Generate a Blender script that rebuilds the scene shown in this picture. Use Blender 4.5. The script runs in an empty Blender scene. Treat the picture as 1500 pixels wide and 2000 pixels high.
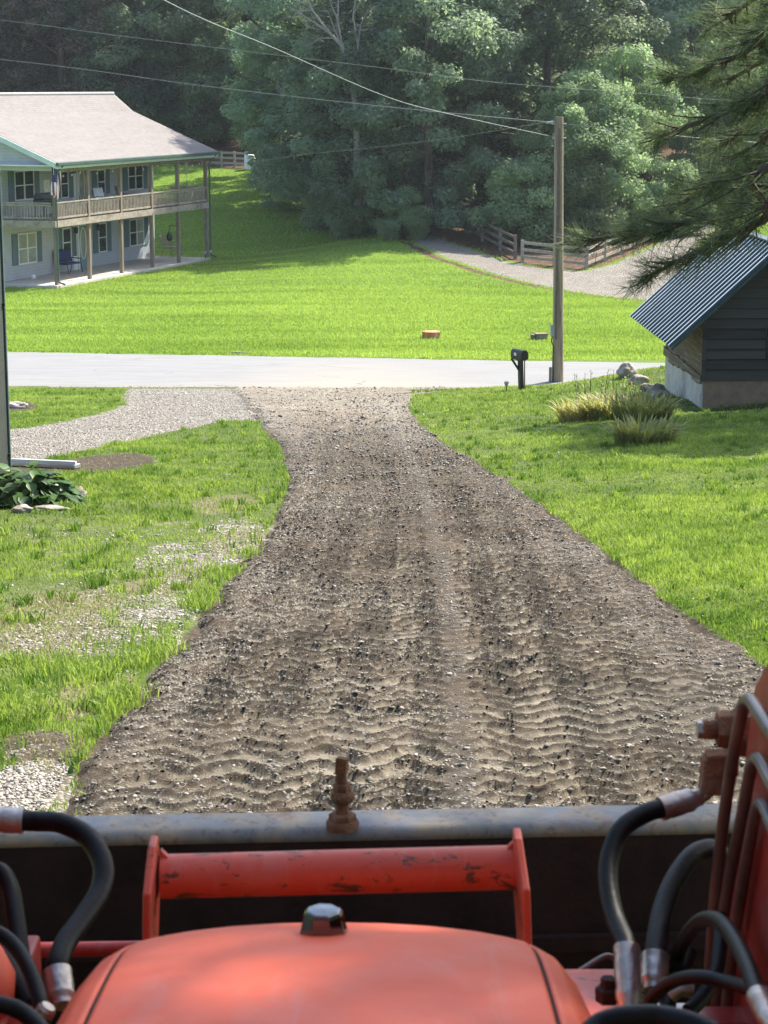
import bpy, math, random
import numpy as np
from mathutils import Vector, Matrix
random.seed(7)
rng = np.random.default_rng(11)
scene = bpy.context.scene
R_ = math.radians

# ------------------------------------------------------------------ camera
CAMZ, FPX = 2.3, 4000.0
PITCH = math.atan(830.0 / FPX)
CP, SP = math.cos(PITCH), math.sin(PITCH)
cam_d = bpy.data.cameras.new("camera")
cam = bpy.data.objects.new("camera", cam_d)
scene.collection.objects.link(cam)
cam.location = (0, 0, CAMZ)
cam.rotation_euler = (math.pi / 2 - PITCH, 0, 0)
cam_d.sensor_fit = 'VERTICAL'
cam_d.sensor_height = 24.0
cam_d.lens = 48.0
cam_d.clip_start = 0.05
cam_d.clip_end = 1500
cam_d.dof.use_dof = True
cam_d.dof.focus_distance = 38
cam_d.dof.aperture_fstop = 13
scene.camera = cam

# ------------------------------------------------------------------ light
SUN_EL, SUN_AZ = 47.0, 44.0            # azimuth: degrees right of the view direction (+Y)
world = bpy.data.worlds.new("World")
scene.world = world
world.use_nodes = True
wn = world.node_tree
wn.nodes.clear()
sky = wn.nodes.new('ShaderNodeTexSky')
sky.sky_type = 'NISHITA'
sky.sun_disc = False
sky.sun_elevation = R_(SUN_EL)
sky.sun_rotation = R_(SUN_AZ)
sky.air_density = 1.0
sky.dust_density = 2.0
bg = wn.nodes.new('ShaderNodeBackground')
bg.inputs['Strength'].default_value = 0.14
wo = wn.nodes.new('ShaderNodeOutputWorld')
wn.links.new(sky.outputs[0], bg.inputs[0])
wn.links.new(bg.outputs[0], wo.inputs[0])
sun_d = bpy.data.lights.new("sun", 'SUN')
sun_d.energy = 5.0
sun_d.angle = R_(0.6)
sun_d.color = (1.0, 0.93, 0.80)
sun = bpy.data.objects.new("sun", sun_d)
scene.collection.objects.link(sun)
sdir = Vector((math.sin(R_(SUN_AZ)) * math.cos(R_(SUN_EL)), math.cos(R_(SUN_AZ)) * math.cos(R_(SUN_EL)), math.sin(R_(SUN_EL))))
sun.rotation_euler = (-sdir).to_track_quat('-Z', 'Y').to_euler()
scene.view_settings.view_transform = 'Standard'
scene.view_settings.look = 'None'
scene.view_settings.gamma = 1.0
scene.view_settings.exposure = 1.24
scene.render.engine = 'CYCLES'
try:
    scene.cycles.max_bounces = 8
    scene.cycles.transparent_max_bounces = 8
    scene.cycles.use_denoising = True
except Exception:
    pass

# ------------------------------------------------------------------ measuring helpers
def ray(u, v):
    a, b = (u - 750.0), (1000.0 - v)
    return Vector((a, FPX * CP + b * SP, -FPX * SP + b * CP))

def P(u, v, y):
    d = ray(u, v)
    t = y / d.y
    return Vector((d.x * t, y, CAMZ + d.z * t))

def Px(u, v, x):
    d = ray(u, v)
    t = x / d.x
    return Vector((x, d.y * t, CAMZ + d.z * t))

# ------------------------------------------------------------------ numpy noise
def _h(ix, iy, seed):
    n = (ix.astype(np.int64) * 374761393 + iy.astype(np.int64) * 668265263 + seed * 982451653) & 0x7fffffff
    n = ((n ^ (n >> 13)) * 1274126177) & 0x7fffffff
    n = (n ^ (n >> 16)) & 0x7fffffff
    return n / float(0x7fffffff)

def vn(x, y, s, seed=0):
    x = np.asarray(x, float) / s; y = np.asarray(y, float) / s
    ix, iy = np.floor(x), np.floor(y)
    fx, fy = x - ix, y - iy
    fx = fx * fx * (3 - 2 * fx); fy = fy * fy * (3 - 2 * fy)
    a, b = _h(ix, iy, seed), _h(ix + 1, iy, seed)
    c, d = _h(ix, iy + 1, seed), _h(ix + 1, iy + 1, seed)
    return (a + (b - a) * fx) * (1 - fy) + (c + (d - c) * fx) * fy

def fbm(x, y, s, seed=0, o=4):
    t, a, w = 0, 1.0, 0
    for k in range(o):
        t = t + a * vn(x, y, s, seed + k * 17); w += a; a *= .55; s *= .5
    return t / w

def sstep(a, b, x):
    t = np.clip((x - a) / (b - a), 0, 1)
    return t * t * (3 - 2 * t)

# ------------------------------------------------------------------ terrain
def plane_hit(u, v):
    d = ray(u, v)
    t = CAMZ / (-(d.z) - 0.102 * d.y)
    return d.x * t, d.y * t

_right = [plane_hit(u, v) for u, v in [(2300, 1800), (1560, 1340), (1475, 1285), (1330, 1190), (1205, 1100), (1085, 1005), (970, 930), (890, 880), (822, 832), (797, 795), (803, 778)]]
_left = [plane_hit(u, v) for u, v in [(-300, 1800), (95, 1590), (185, 1440), (300, 1300), (400, 1195), (480, 1100), (545, 1005), (568, 950), (560, 900), (540, 855), (508, 825), (480, 790), (470, 765)]]
_ry = np.array([p[1] for p in _right]); _rx = np.array([p[0] for p in _right])
_ly = np.array([p[1] for p in _left]); _lx = np.array([p[0] for p in _left])
o_ = np.argsort(_ry); _ry, _rx = _ry[o_], _rx[o_]
o_ = np.argsort(_ly); _ly, _lx = _ly[o_], _lx[o_]
def xr(y): return np.interp(y, _ry, _rx)
def xl(y): return np.interp(y, _ly, _lx)

_yp = [-60, 0, 48, 51.5, 53.6, 60.5, 66, 75, 86, 100, 115, 130, 145, 170, 220, 420]
_zp = [6.1, 0, -4.9, -5.3, -5.52, -5.52, -5.62, -5.78, -5.92, -5.25, -4.05, -2.65, -1.2, 2.5, 12, 50]
_ys = np.arange(-60, 420, .25)
_zs = np.interp(_ys, _yp, _zp)
_k = np.exp(-0.5 * (np.arange(-10, 11) / 4.0) ** 2); _k /= _k.sum()
_zs[10:-10] = np.convolve(_zs, _k, 'valid')

def zf(x, y):
    x = np.asarray(x, float); y = np.asarray(y, float)
    z = np.interp(y, _ys, _zs)
    q = x - (xr(np.minimum(y, 50)) + .6)
    sp = np.log1p(np.exp(np.clip(q * 3, -30, 30))) / 3
    sp = 6 * (1 - np.exp(-sp / 6))
    fade = 1 - sstep(50.3, 54.0, y)
    z = z + 0.085 * sp * fade
    z = z + .36 * np.exp(-((x - 7.0) / 2.0) ** 2 - ((y - 49.3) / 2.6) ** 2) * (1 - sstep(51, 54, y))
    far = sstep(62, 75, y)
    z = z + far * (vn(x, y, 14, 3) - .5) * .35 * (1 - .8 * np.exp(-((x + 14) / 9) ** 2 - ((y - 94) / 12) ** 2))
    # little ditch in the left grass
    z = z - .16 * np.exp(-((x + 2.9) / 1.6) ** 2 - ((y - 34.5) / 1.2) ** 2)
    # level pad under the house
    ha = (x + 14.2) * .31 + (y - 86.0) * .951; hwv = -(x + 14.2) * .951 + (y - 86.0) * .31
    dpad = np.maximum(np.maximum(-3 - ha, ha - 17.5), np.maximum(-1.0 - hwv, hwv - 14))
    kp_ = 1 - sstep(0, 9, dpad)
    z = z * (1 - kp_) + (-5.93) * kp_
    z = z - .13 * np.exp(-((x - 6.3) / 1.5) ** 2 - ((y - 39.6) / 1.8) ** 2)
    near = (1 - sstep(50, 54, y))
    z = z + near * (vn(x, y, 1.6, 9) - .5) * .05
    return z

def zf1(x, y): return float(zf(x, y))

def ground(u, v, lo=3.0, hi=300.0):
    d = ray(u, v)
    prev = lo
    yy = lo
    while yy < hi:
        t = yy / d.y
        if CAMZ + d.z * t < zf1(d.x * t, yy):
            a, b = prev, yy
            for _ in range(18):
                m = (a + b) / 2; t = m / d.y
                if CAMZ + d.z * t < zf1(d.x * t, m): b = m
                else: a = m
            t = b / d.y
            return Vector((d.x * t, b, zf1(d.x * t, b)))
        prev = yy
        yy += max(.15, yy * .01)
    t = hi / d.y
    return Vector((d.x * t, hi, zf1(d.x * t, hi)))

def G(pts): return [tuple(ground(u, v)[:2]) for u, v in pts]

def sdist(px, py, poly):
    """signed distance to polygon, positive inside"""
    px = np.asarray(px, float); py = np.asarray(py, float)
    d = np.full(px.shape, 1e9); ins = np.zeros(px.shape, bool)
    n = len(poly)
    for i in range(n):
        ax, ay = poly[i]; bx, by = poly[(i + 1) % n]
        ex, ey = bx - ax, by - ay
        wx, wy = px - ax, py - ay
        t = np.clip((wx * ex + wy * ey) / (ex * ex + ey * ey + 1e-9), 0, 1)
        dx, dy = wx - ex * t, wy - ey * t
        d = np.minimum(d, dx * dx + dy * dy)
        c = ((ay > py) != (by > py)) & (px < (bx - ax) * (py - ay) / (by - ay + 1e-12) + ax)
        ins ^= c
    d = np.sqrt(d)
    return np.where(ins, d, -d)

# ------------------------------------------------------------------ materials
def newmat(name):
    m = bpy.data.materials.new(name); m.use_nodes = True
    nt = m.node_tree; nt.nodes.clear()
    return m, nt

class NT:
    def __init__(s, name):
        s.m, s.nt = newmat(name)
        s.out = s.nt.nodes.new('ShaderNodeOutputMaterial')
    def n(s, t, **kw):
        nd = s.nt.nodes.new(t)
        for k, v in kw.items():
            if k.startswith('i_'):
                key = k[2:]
                key = int(key) if key.isdigit() else key.replace('_', ' ')
                s.set(nd.inputs[key], v)
            else: setattr(nd, k, v)
        return nd
    def set(s, sock, v):
        if isinstance(v, bpy.types.NodeSocket): s.nt.links.new(v, sock)
        elif hasattr(v, 'outputs'): s.nt.links.new(v.outputs[0], sock)
        else:
            if isinstance(v, (tuple, list)) and len(v) == 3 and sock.type == 'RGBA': v = (*v, 1)
            sock.default_value = v
    def co(s, kind='Object'):
        if not hasattr(s, '_tc'): s._tc = s.nt.nodes.new('ShaderNodeTexCoord')
        return s._tc.outputs[kind]
    def noise(s, scale, detail=4, rough=.6, vec=None, dist=0.0):
        return s.n('ShaderNodeTexNoise', i_Vector=vec or s.co(), i_Scale=scale, i_Detail=detail, i_Roughness=rough, i_Distortion=dist).outputs[0]
    def voro(s, scale, vec=None, feature='F1', out=0):
        return s.n('ShaderNodeTexVoronoi', feature=feature, i_Vector=vec or s.co(), i_Scale=scale).outputs[out]
    def ramp(s, fac, stops, interp='LINEAR'):
        r = s.n('ShaderNodeValToRGB'); r.color_ramp.interpolation = interp
        e = r.color_ramp.elements
        while len(e) < len(stops): e.new(.5)
        for el, (p, c) in zip(e, stops):
            el.position = p
            el.color = (c, c, c, 1) if isinstance(c, (int, float)) else (*c, 1)
        s.set(r.inputs[0], fac)
        return r.outputs[0]
    def mix(s, fac, a, b, mode='MIX'):
        nd = s.n('ShaderNodeMix', data_type='RGBA', blend_type=mode)
        s.set(nd.inputs[0], fac); s.set(nd.inputs[6], a); s.set(nd.inputs[7], b)
        return nd.outputs[2]
    def math(s, op, a, b=0.0, c=None):
        nd = s.n('ShaderNodeMath', operation=op)
        s.set(nd.inputs[0], a); s.set(nd.inputs[1], b)
        if c is not None: s.set(nd.inputs[2], c)
        return nd.outputs[0]
    def attr(s, name, out='Fac'):
        return s.n('ShaderNodeAttribute', attribute_name=name).outputs[out]
    def mapv(s, scale=(1, 1, 1), rot=(0, 0, 0), vec=None):
        nd = s.n('ShaderNodeMapping'); s.set(nd.inputs[0], vec or s.co()); nd.inputs['Scale'].default_value = scale; nd.inputs['Rotation'].default_value = rot
        return nd.outputs[0]
    def bump(s, h, strength=.5, dist=.02):
        return s.n('ShaderNodeBump', i_Height=h, i_Strength=strength, i_Distance=dist).outputs[0]
    def bsdf(s, col, rough=.6, metal=0, bump=None, spec=None, coat=None):
        b = s.n('ShaderNodeBsdfPrincipled')
        s.set(b.inputs['Base Color'], col); s.set(b.inputs['Roughness'], rough); s.set(b.inputs['Metallic'], metal)
        if bump is not None: s.set(b.inputs['Normal'], bump)
        if spec is not None: s.set(b.inputs['Specular IOR Level'], spec)
        if coat is not None: s.set(b.inputs['Coat Weight'], coat)
        s.nt.links.new(b.outputs[0], s.out.inputs[0])
        return s.m

M = {}
HAZE = .0002
def simple(name, col, rough=.6, metal=0, var=.25, scale=6, bump=0.0, dirt=None, spec=None, stretch=(1, 1, 1)):
    t = NT(name)
    v = t.mapv(stretch)
    n = t.noise(scale, 6, .65, v)
    lo = tuple(c * (1 - var) for c in col); hi = tuple(min(1, c * (1 + var)) for c in col)
    c = t.ramp(n, [(.3, lo), (.7, hi)])
    if dirt:
        n2 = t.noise(scale * .35, 5, .7, v)
        c = t.mix(t.ramp(n2, [(.5, 0.0), (.68, 1.0)]), c, dirt)
    bp = t.bump(t.noise(scale * 6, 4, .6, v), bump, .01) if bump else None
    M[name] = t.bsdf(c, rough, metal, bp, spec)
    return M[name]

# --- ground
t = NT('ground')
gr_n = t.noise(1.2, 5, .65); gr_f = t.noise(22, 5, .75)
grass = t.mix(t.ramp(gr_n, [(.3, 0.0), (.7, 1.0)]), (.055, .085, .022), (.085, .115, .03))
grass = t.mix(t.ramp(gr_f, [(.35, 0.0), (.7, 1.0)]), grass, (.13, .155, .055))
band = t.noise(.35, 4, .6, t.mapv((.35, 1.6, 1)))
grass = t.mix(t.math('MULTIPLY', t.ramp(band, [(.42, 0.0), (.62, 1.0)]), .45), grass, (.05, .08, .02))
soil = t.mix(t.ramp(t.noise(7, 6, .7), [(.35, 0.0), (.65, 1.0)]), (.035, .027, .02), (.095, .075, .056))
vor = t.voro(38, out=1); vd = t.voro(38)
stone = t.mix(t.ramp(vor, [(.2, 0.0), (.8, 1.0)]), (.24, .23, .205), (.58, .55, .50))
stone = t.mix(t.ramp(vd, [(.35, 0.0), (.62, 1.0)]), stone, (.06, .052, .044))
stone = t.mix(t.ramp(t.noise(1.1, 5, .6), [(.4, 0.0), (.7, .6)]), stone, (.17, .145, .115))
dry = t.mix(t.ramp(t.noise(30, 5, .7), [(.3, 0.0), (.7, 1.0)]), (.09, .09, .045), (.22, .20, .125))
litter = t.mix(t.ramp(t.noise(3, 6, .7), [(.35, 0.0), (.65, 1.0)]), (.045, .03, .02), (.16, .095, .06))
edge = t.math('ADD', t.math('SUBTRACT', t.noise(5, 6, .75), .5), t.math('SUBTRACT', t.noise(1.2, 4, .7), .5))
def msk(a, k=.9):
    return t.ramp(t.math('ADD', t.attr(a), t.math('MULTIPLY', edge, k)), [(.42, 0.0), (.58, 1.0)])
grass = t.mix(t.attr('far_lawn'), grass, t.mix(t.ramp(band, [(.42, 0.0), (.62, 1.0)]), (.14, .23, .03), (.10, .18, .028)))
c = t.mix(msk('dry'), grass, dry)
c = t.mix(msk('soil'), c, soil)
c = t.mix(msk('litter', .5), c, litter)
c = t.mix(msk('gravel'), c, stone)
h = t.math('ADD', t.noise(60, 4, .7), t.math('MULTIPLY', vd, -.6))
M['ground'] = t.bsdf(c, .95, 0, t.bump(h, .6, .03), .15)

# --- driveway (tilled and packed earth with stone)
t = NT('driveway_earth')
n1 = t.noise(9, 7, .72); n2 = t.noise(1.3, 4, .6); n3 = t.noise(70, 4, .7)
damp = t.mix(t.ramp(n1, [(.33, 0.0), (.68, 1.0)]), (.034, .028, .0235), (.105, .090, .075))
pale = t.mix(t.ramp(n3, [(.3, 0.0), (.7, 1.0)]), (.22, .19, .148), (.35, .31, .245))
damp = t.mix(t.attr('wet'), damp, t.mix(t.ramp(n3, [(.35, 0.0), (.7, 1.0)]), (.018, .014, .011), (.070, .055, .043)))
c = t.mix(t.attr('pale'), damp, pale)
vd = t.voro(55); vc = t.voro(55, out=1)
stc = t.mix(t.ramp(vc, [(.1, 0.0), (.9, 1.0)]), (.18, .167, .15), (.40, .38, .34))
sel = t.ramp(t.math('ADD', t.attr('stony'), t.math('MULTIPLY', t.math('SUBTRACT', t.noise(28, 3, .6), .5), 1.3)), [(.5, 0.0), (.58, 1.0)])
sel = t.math('MULTIPLY', sel, t.ramp(vd, [(.4, 1.0), (.55, 0.0)]))
c = t.mix(sel, c, stc)
c = t.mix(t.math('MULTIPLY', t.ramp(n2, [(.42, 0.0), (.62, 1.0)]), .42), c, (.125, .094, .068))
h = t.math('ADD', t.math('MULTIPLY', t.noise(110, 5, .75), .8), n1)
M['driveway'] = t.bsdf(c, .95, 0, t.bump(h, .9, .02), .12)

# --- asphalt
t = NT('asphalt')
n = t.noise(2.2, 5, .65, t.mapv((.25, 1.5, 1))); f = t.noise(85, 3, .8)
c = t.mix(t.ramp(n, [(.35, 0.0), (.65, 1.0)]), (.13, .135, .145), (.205, .21, .217))
c = t.mix(t.ramp(f, [(.3, 0.0), (.7, 1.0)]), c, (.26, .26, .265))
c = t.mix(t.attr('dust'), c, (.30, .27, .225))
ck_ = t.n('ShaderNodeTexVoronoi', feature='DISTANCE_TO_EDGE', i_Vector=t.n('ShaderNodeMixRGB', i_Fac=.25, i_Color1=t.mapv((.35, .8, 1)), i_Color2=t.noise(1.5, 3)).outputs[0], i_Scale=.9).outputs[0]
c = t.mix(t.math('MULTIPLY', t.ramp(ck_, [(.0, 1.0), (.012, 0.0)]), t.ramp(t.noise(.4, 2), [(.5, 0.0), (.6, .6)])), c, (.07, .07, .07))
M['asphalt'] = t.bsdf(c, .85, 0, t.bump(f, .4, .01), .2)

# --- foliage
def leafmat(name, dark, light, transl=.35, hue_var=.35, rough=.55):
    t = NT(name)
    tint = t.attr('tint')
    oi = t.n('ShaderNodeObjectInfo').outputs['Random']
    c = t.mix(tint, dark, light)
    if hue_var > .2:  # every tree of the wood has a tone of its own
        bm = t.math('MULTIPLY_ADD', oi, .85, .62)
        cmb = t.n('ShaderNodeCombineXYZ', i_0=bm, i_1=bm, i_2=bm).outputs[0]
        c = t.mix(1.0, c, cmb, 'MULTIPLY')
    c = t.mix(t.math('MULTIPLY', oi, hue_var), c, tuple(x * k for x, k in zip(light, (.75, .85, 1.25))))
    b = t.n('ShaderNodeBsdfPrincipled'); t.set(b.inputs['Base Color'], c); b.inputs['Roughness'].default_value = rough
    b.inputs['Specular IOR Level'].default_value = .25
    tr = t.n('ShaderNodeBsdfTranslucent'); t.set(tr.inputs[0], t.mix(.5, c, t.mix(1.0, c, (1.0, 1.12, .4 if hue_var < .2 else .65), 'MULTIPLY')))
    mx = t.n('ShaderNodeMixShader'); mx.inputs[0].default_value = transl
    t.nt.links.new(b.outputs[0], mx.inputs[1]); t.nt.links.new(tr.outputs[0], mx.inputs[2])
    t.nt.links.new(mx.outputs[0], t.out.inputs[0])
    M[name] = t.m
    return t.m
leafmat('grass_blades', (.085, .175, .022), (.38, .48, .11), .40, .0)
leafmat('lawn_blades', (.16, .26, .035), (.42, .53, .12), .42, .0)
leafmat('dry_blades', (.22, .21, .10), (.40, .36, .22), .35, .0)
leafmat('oak_leaves', (.11, .165, .105), (.36, .45, .28), .55)
leafmat('pale_leaves', (.12, .185, .09), (.36, .45, .23), .56)
leafmat('rust_leaves', (.12, .10, .075), (.26, .20, .15), .4)
leafmat('pine_needles', (.055, .085, .05), (.21, .27, .15), .42, .1)
leafmat('hosta_leaves', (.030, .070, .022), (.10, .19, .055), .3, .1, .4)
leafmat('strap_leaves', (.13, .20, .05), (.52, .46, .20), .42, .1)

simple('bark', (.09, .07, .055), .9, 0, .4, 14, .6, stretch=(1, 1, .25))
simple('pale_bark', (.24, .21, .18), .9, 0, .35, 10, .5, stretch=(1, 1, .3))
simple('dead_wood', (.30, .27, .25), .9, 0, .3, 8, .4)
simple('weathered_wood', (.23, .175, .135), .85, 0, .35, 9, .4, (.30, .27, .235), stretch=(1, 1, .2))
simple('deck_wood', (.34, .29, .24), .85, 0, .3, 6, .4, (.20, .155, .12))
simple('pole_wood', (.30, .245, .17), .85, 0, .4, 7, .7, (.12, .10, .075), stretch=(3, 3, .18))
simple('fence_wood', (.33, .29, .25), .85, 0, .3, 6, .4, (.28, .24, .20))
simple('dark_shaded_wood', (.16, .13, .11), .9, 0, .3, 6, .4)  # darker fence wood with tree shade in its colour; also other dark timber
simple('concrete', (.50, .45, .40), .9, 0, .15, 2.5, .3, (.40, .35, .30))
simple('stucco', (.56, .54, .50), .9, 0, .18, 2.5, .5, (.30, .25, .20))
simple('block', (.30, .205, .135), .95, 0, .25, 4, .5)
simple('rock', (.33, .30, .26), .95, 0, .45, 5, 1.0, (.14, .12, .09))
simple('white_paint', (.72, .74, .74), .5, 0, .06, 3)
simple('mint_trim', (.56, .65, .62), .5, 0, .1, 3)
simple('green_gutter', (.07, .115, .105), .4, 0, .2, 4)
simple('shutter', (.10, .165, .19), .6, 0, .15, 5)
simple('door_teal', (.16, .27, .30), .5, 0, .1, 4)
simple('glass_dark', (.035, .045, .05), .08, 0, .4, 1.2)
simple('glass_light', (.34, .36, .32), .15, 0, .3, 2)
simple('black_metal', (.012, .014, .014), .45, 0, .3, 9)
simple('navy_cloth', (.02, .035, .14), .8, 0, .2, 9)
simple('red_cloth', (.26, .04, .045), .8, 0, .2, 9)
simple('galv', (.52, .54, .56), .4, .7, .2, 5)
simple('terracotta', (.50, .19, .08), .7, 0, .25, 9, .2, (.62, .42, .28))
simple('grey_plastic', (.30, .33, .33), .5, 0, .1, 5)
simple('brick', (.20, .085, .065), .9, 0, .3, 3, .2)
simple('far_roof', (.34, .33, .33), .9, 0, .15, 3)
simple('wire', (.26, .28, .28), .5, .2, .1, 3)
simple('rust', (.22, .095, .045), .85, 0, .45, 30, .8, (.30, .20, .12))
simple('hose_rubber', (.007, .0075, .008), .45, 0, .3, 25, .15, None, .2)
simple('dark_iron', (.032, .017, .014), .7, 0, .4, 8, .3, (.05, .022, .016), .2)
simple('steel_fitting', (.50, .46, .42), .35, .85, .3, 22, .2, (.33, .20, .13))
simple('steel_tube', (.20, .165, .145), .38, .6, .3, 12, .1)
simple('cloth_white', (.7, .7, .7), .8)
simple('flag_blue', (.03, .04, .14), .8)
simple('paper', (.75, .75, .7), .8)

t = NT('siding_grey')
z = t.n('ShaderNodeSeparateXYZ', i_0=t.co()).outputs[2]
fr = t.math('FRACT', t.math('MULTIPLY', z, 7.5))
c = t.mix(t.ramp(t.noise(2, 4), [(.3, 0.0), (.7, 1.0)]), (.40, .43, .47), (.47, .50, .54))
c = t.mix(t.ramp(fr, [(0.0, 1.0), (.10, 0.0)]), c, (.22, .24, .27))
M['siding'] = t.bsdf(c, .6, 0, t.bump(fr, .6, .015))

t = NT('shingles')
v = t.mapv((1, 1, 1))
br = t.n('ShaderNodeTexBrick', i_Vector=t.mapv((1, 1, 1)), i_Scale=2.2, i_Color1=(.185, .175, .172), i_Color2=(.25, .235, .23), i_Mortar=(.12, .112, .11), i_Mortar_Size=.018)
c = t.mix(t.ramp(t.noise(1.2, 6, .7, t.mapv((.3, 1.5, 1))), [(.3, 0.0), (.7, .5)]), br.outputs[0], (.30, .275, .268))
c = t.mix(t.ramp(t.noise(40, 3, .7), [(.3, 0.0), (.7, .5)]), c, (.20, .175, .17))
M['shingles'] = t.bsdf(c, .95, 0, None, .1)

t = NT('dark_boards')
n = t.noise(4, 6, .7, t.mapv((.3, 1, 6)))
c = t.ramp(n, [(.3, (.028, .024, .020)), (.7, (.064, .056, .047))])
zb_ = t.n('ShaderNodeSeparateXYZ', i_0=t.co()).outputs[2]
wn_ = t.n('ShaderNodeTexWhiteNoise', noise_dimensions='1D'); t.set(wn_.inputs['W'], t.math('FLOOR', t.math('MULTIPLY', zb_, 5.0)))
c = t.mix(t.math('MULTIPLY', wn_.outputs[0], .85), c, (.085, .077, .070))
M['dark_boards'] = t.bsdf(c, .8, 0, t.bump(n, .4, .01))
t = NT('old_boards')
n = t.noise(3, 6, .7, t.mapv((1, .3, 6)))
c = t.ramp(n, [(.3, (.09, .07, .05)), (.55, (.20, .155, .10)), (.75, (.40, .37, .31))])
M['old_boards'] = t.bsdf(c, .9, 0, t.bump(n, .5, .01))
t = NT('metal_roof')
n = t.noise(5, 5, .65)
c = t.mix(t.attr('flank_shade'), t.ramp(n, [(.3, (.52, .59, .61)), (.7, (.70, .75, .76))]), (.03, .05, .055))  # shade stripes of the ribs are put into the roof colour
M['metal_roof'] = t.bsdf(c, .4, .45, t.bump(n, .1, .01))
simple('roof_trim', (.035, .075, .085), .45, .2, .2, 5)

# --- tractor paint: faded orange-red with worn spots
def paint(name, col, chip_amt, rough=.38, coat=.25):
    t = NT(name)
    n = t.noise(2.2, 5, .6)
    c = t.mix(t.ramp(n, [(.3, 0.0), (.7, 1.0)]), tuple(k * .86 for k in col), tuple(min(1, k * 1.1) for k in col))
    c = t.mix(t.ramp(t.noise(7, 7, .75, t.mapv((1.6, .5, 1), (0, 0, .5)), 1.2), [(.52, 0.0), (.62, .42)]), c, tuple(min(1, k * .8 + .1) for k in col))
    ch = t.ramp(t.noise(17, 6, .75, t.mapv((.8, 1.6, 1.6), (0, .3, .5)), .6), [(chip_amt, 0.0), (chip_amt + .03, 1.0)])
    c = t.mix(ch, c, (.11, .055, .035))
    M[name] = t.bsdf(c, t.ramp(t.noise(9, 4, .6), [(.3, rough - .06), (.7, rough + .12)]), 0, t.bump(t.noise(60, 3, .6), .05, .003), .4, coat)
paint('hood_paint', (.80, .135, .062), .70, .55, .0)
paint('bar_paint', (.60, .088, .044), .56, .45, .1)
paint('arm_paint', (.34, .028, .018), .68, .4, .05)
t = NT('hood_top_marks')
t = NT('lip_steel')
n = t.noise(7, 6, .7); n2 = t.noise(3, 4, .6)
c = t.ramp(n, [(.3, (.13, .155, .19)), (.46, (.27, .25, .215)), (.58, (.40, .31, .22)), (.70, (.26, .125, .065))])
c = t.mix(t.ramp(n2, [(.52, 0.0), (.60, .7)]), c, (.20, .25, .31))
c = t.mix(t.ramp(t.noise(45, 4, .7), [(.55, 0.0), (.65, .6)]), c, (.16, .09, .06))
M['lip_steel'] = t.bsdf(c, .6, .1, t.bump(n, .2, .004))
simple('chrome', (.15, .155, .17), .07, 1.0, .25, 30)

# ------------------------------------------------------------------ mesh helpers
COL = scene.collection
def np_mesh(name, verts, faces, mat, parent=None, attrs=None, smooth=False):
    """faces: (M,k) int array or list of such"""
    me = bpy.data.meshes.new(name)
    if not isinstance(faces, list): faces = [faces]
    verts = np.asarray(verts, np.float32)
    me.vertices.add(len(verts)); me.vertices.foreach_set('co', verts.ravel())
    loops = np.concatenate([f.ravel() for f in faces]).astype(np.int32)
    tot = np.concatenate([np.full(len(f), f.shape[1], np.int32) for f in faces])
    st = np.concatenate([[0], np.cumsum(tot)[:-1]]).astype(np.int32)
    me.loops.add(len(loops)); me.loops.foreach_set('vertex_index', loops)
    me.polygons.add(len(tot)); me.polygons.foreach_set('loop_start', st)
    me.polygons.foreach_set('loop_total', tot)
    if smooth: me.polygons.foreach_set('use_smooth', np.ones(len(tot), bool))
    if attrs:
        for k, a in attrs.items():
            at = me.attributes.new(k, 'FLOAT', 'POINT'); at.data.foreach_set('value', np.asarray(a, np.float32))
    me.update(calc_edges=True)
    me.materials.append(mat)
    o = bpy.data.objects.new(name, me); COL.objects.link(o)
    if parent: o.parent = parent
    return o

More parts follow.
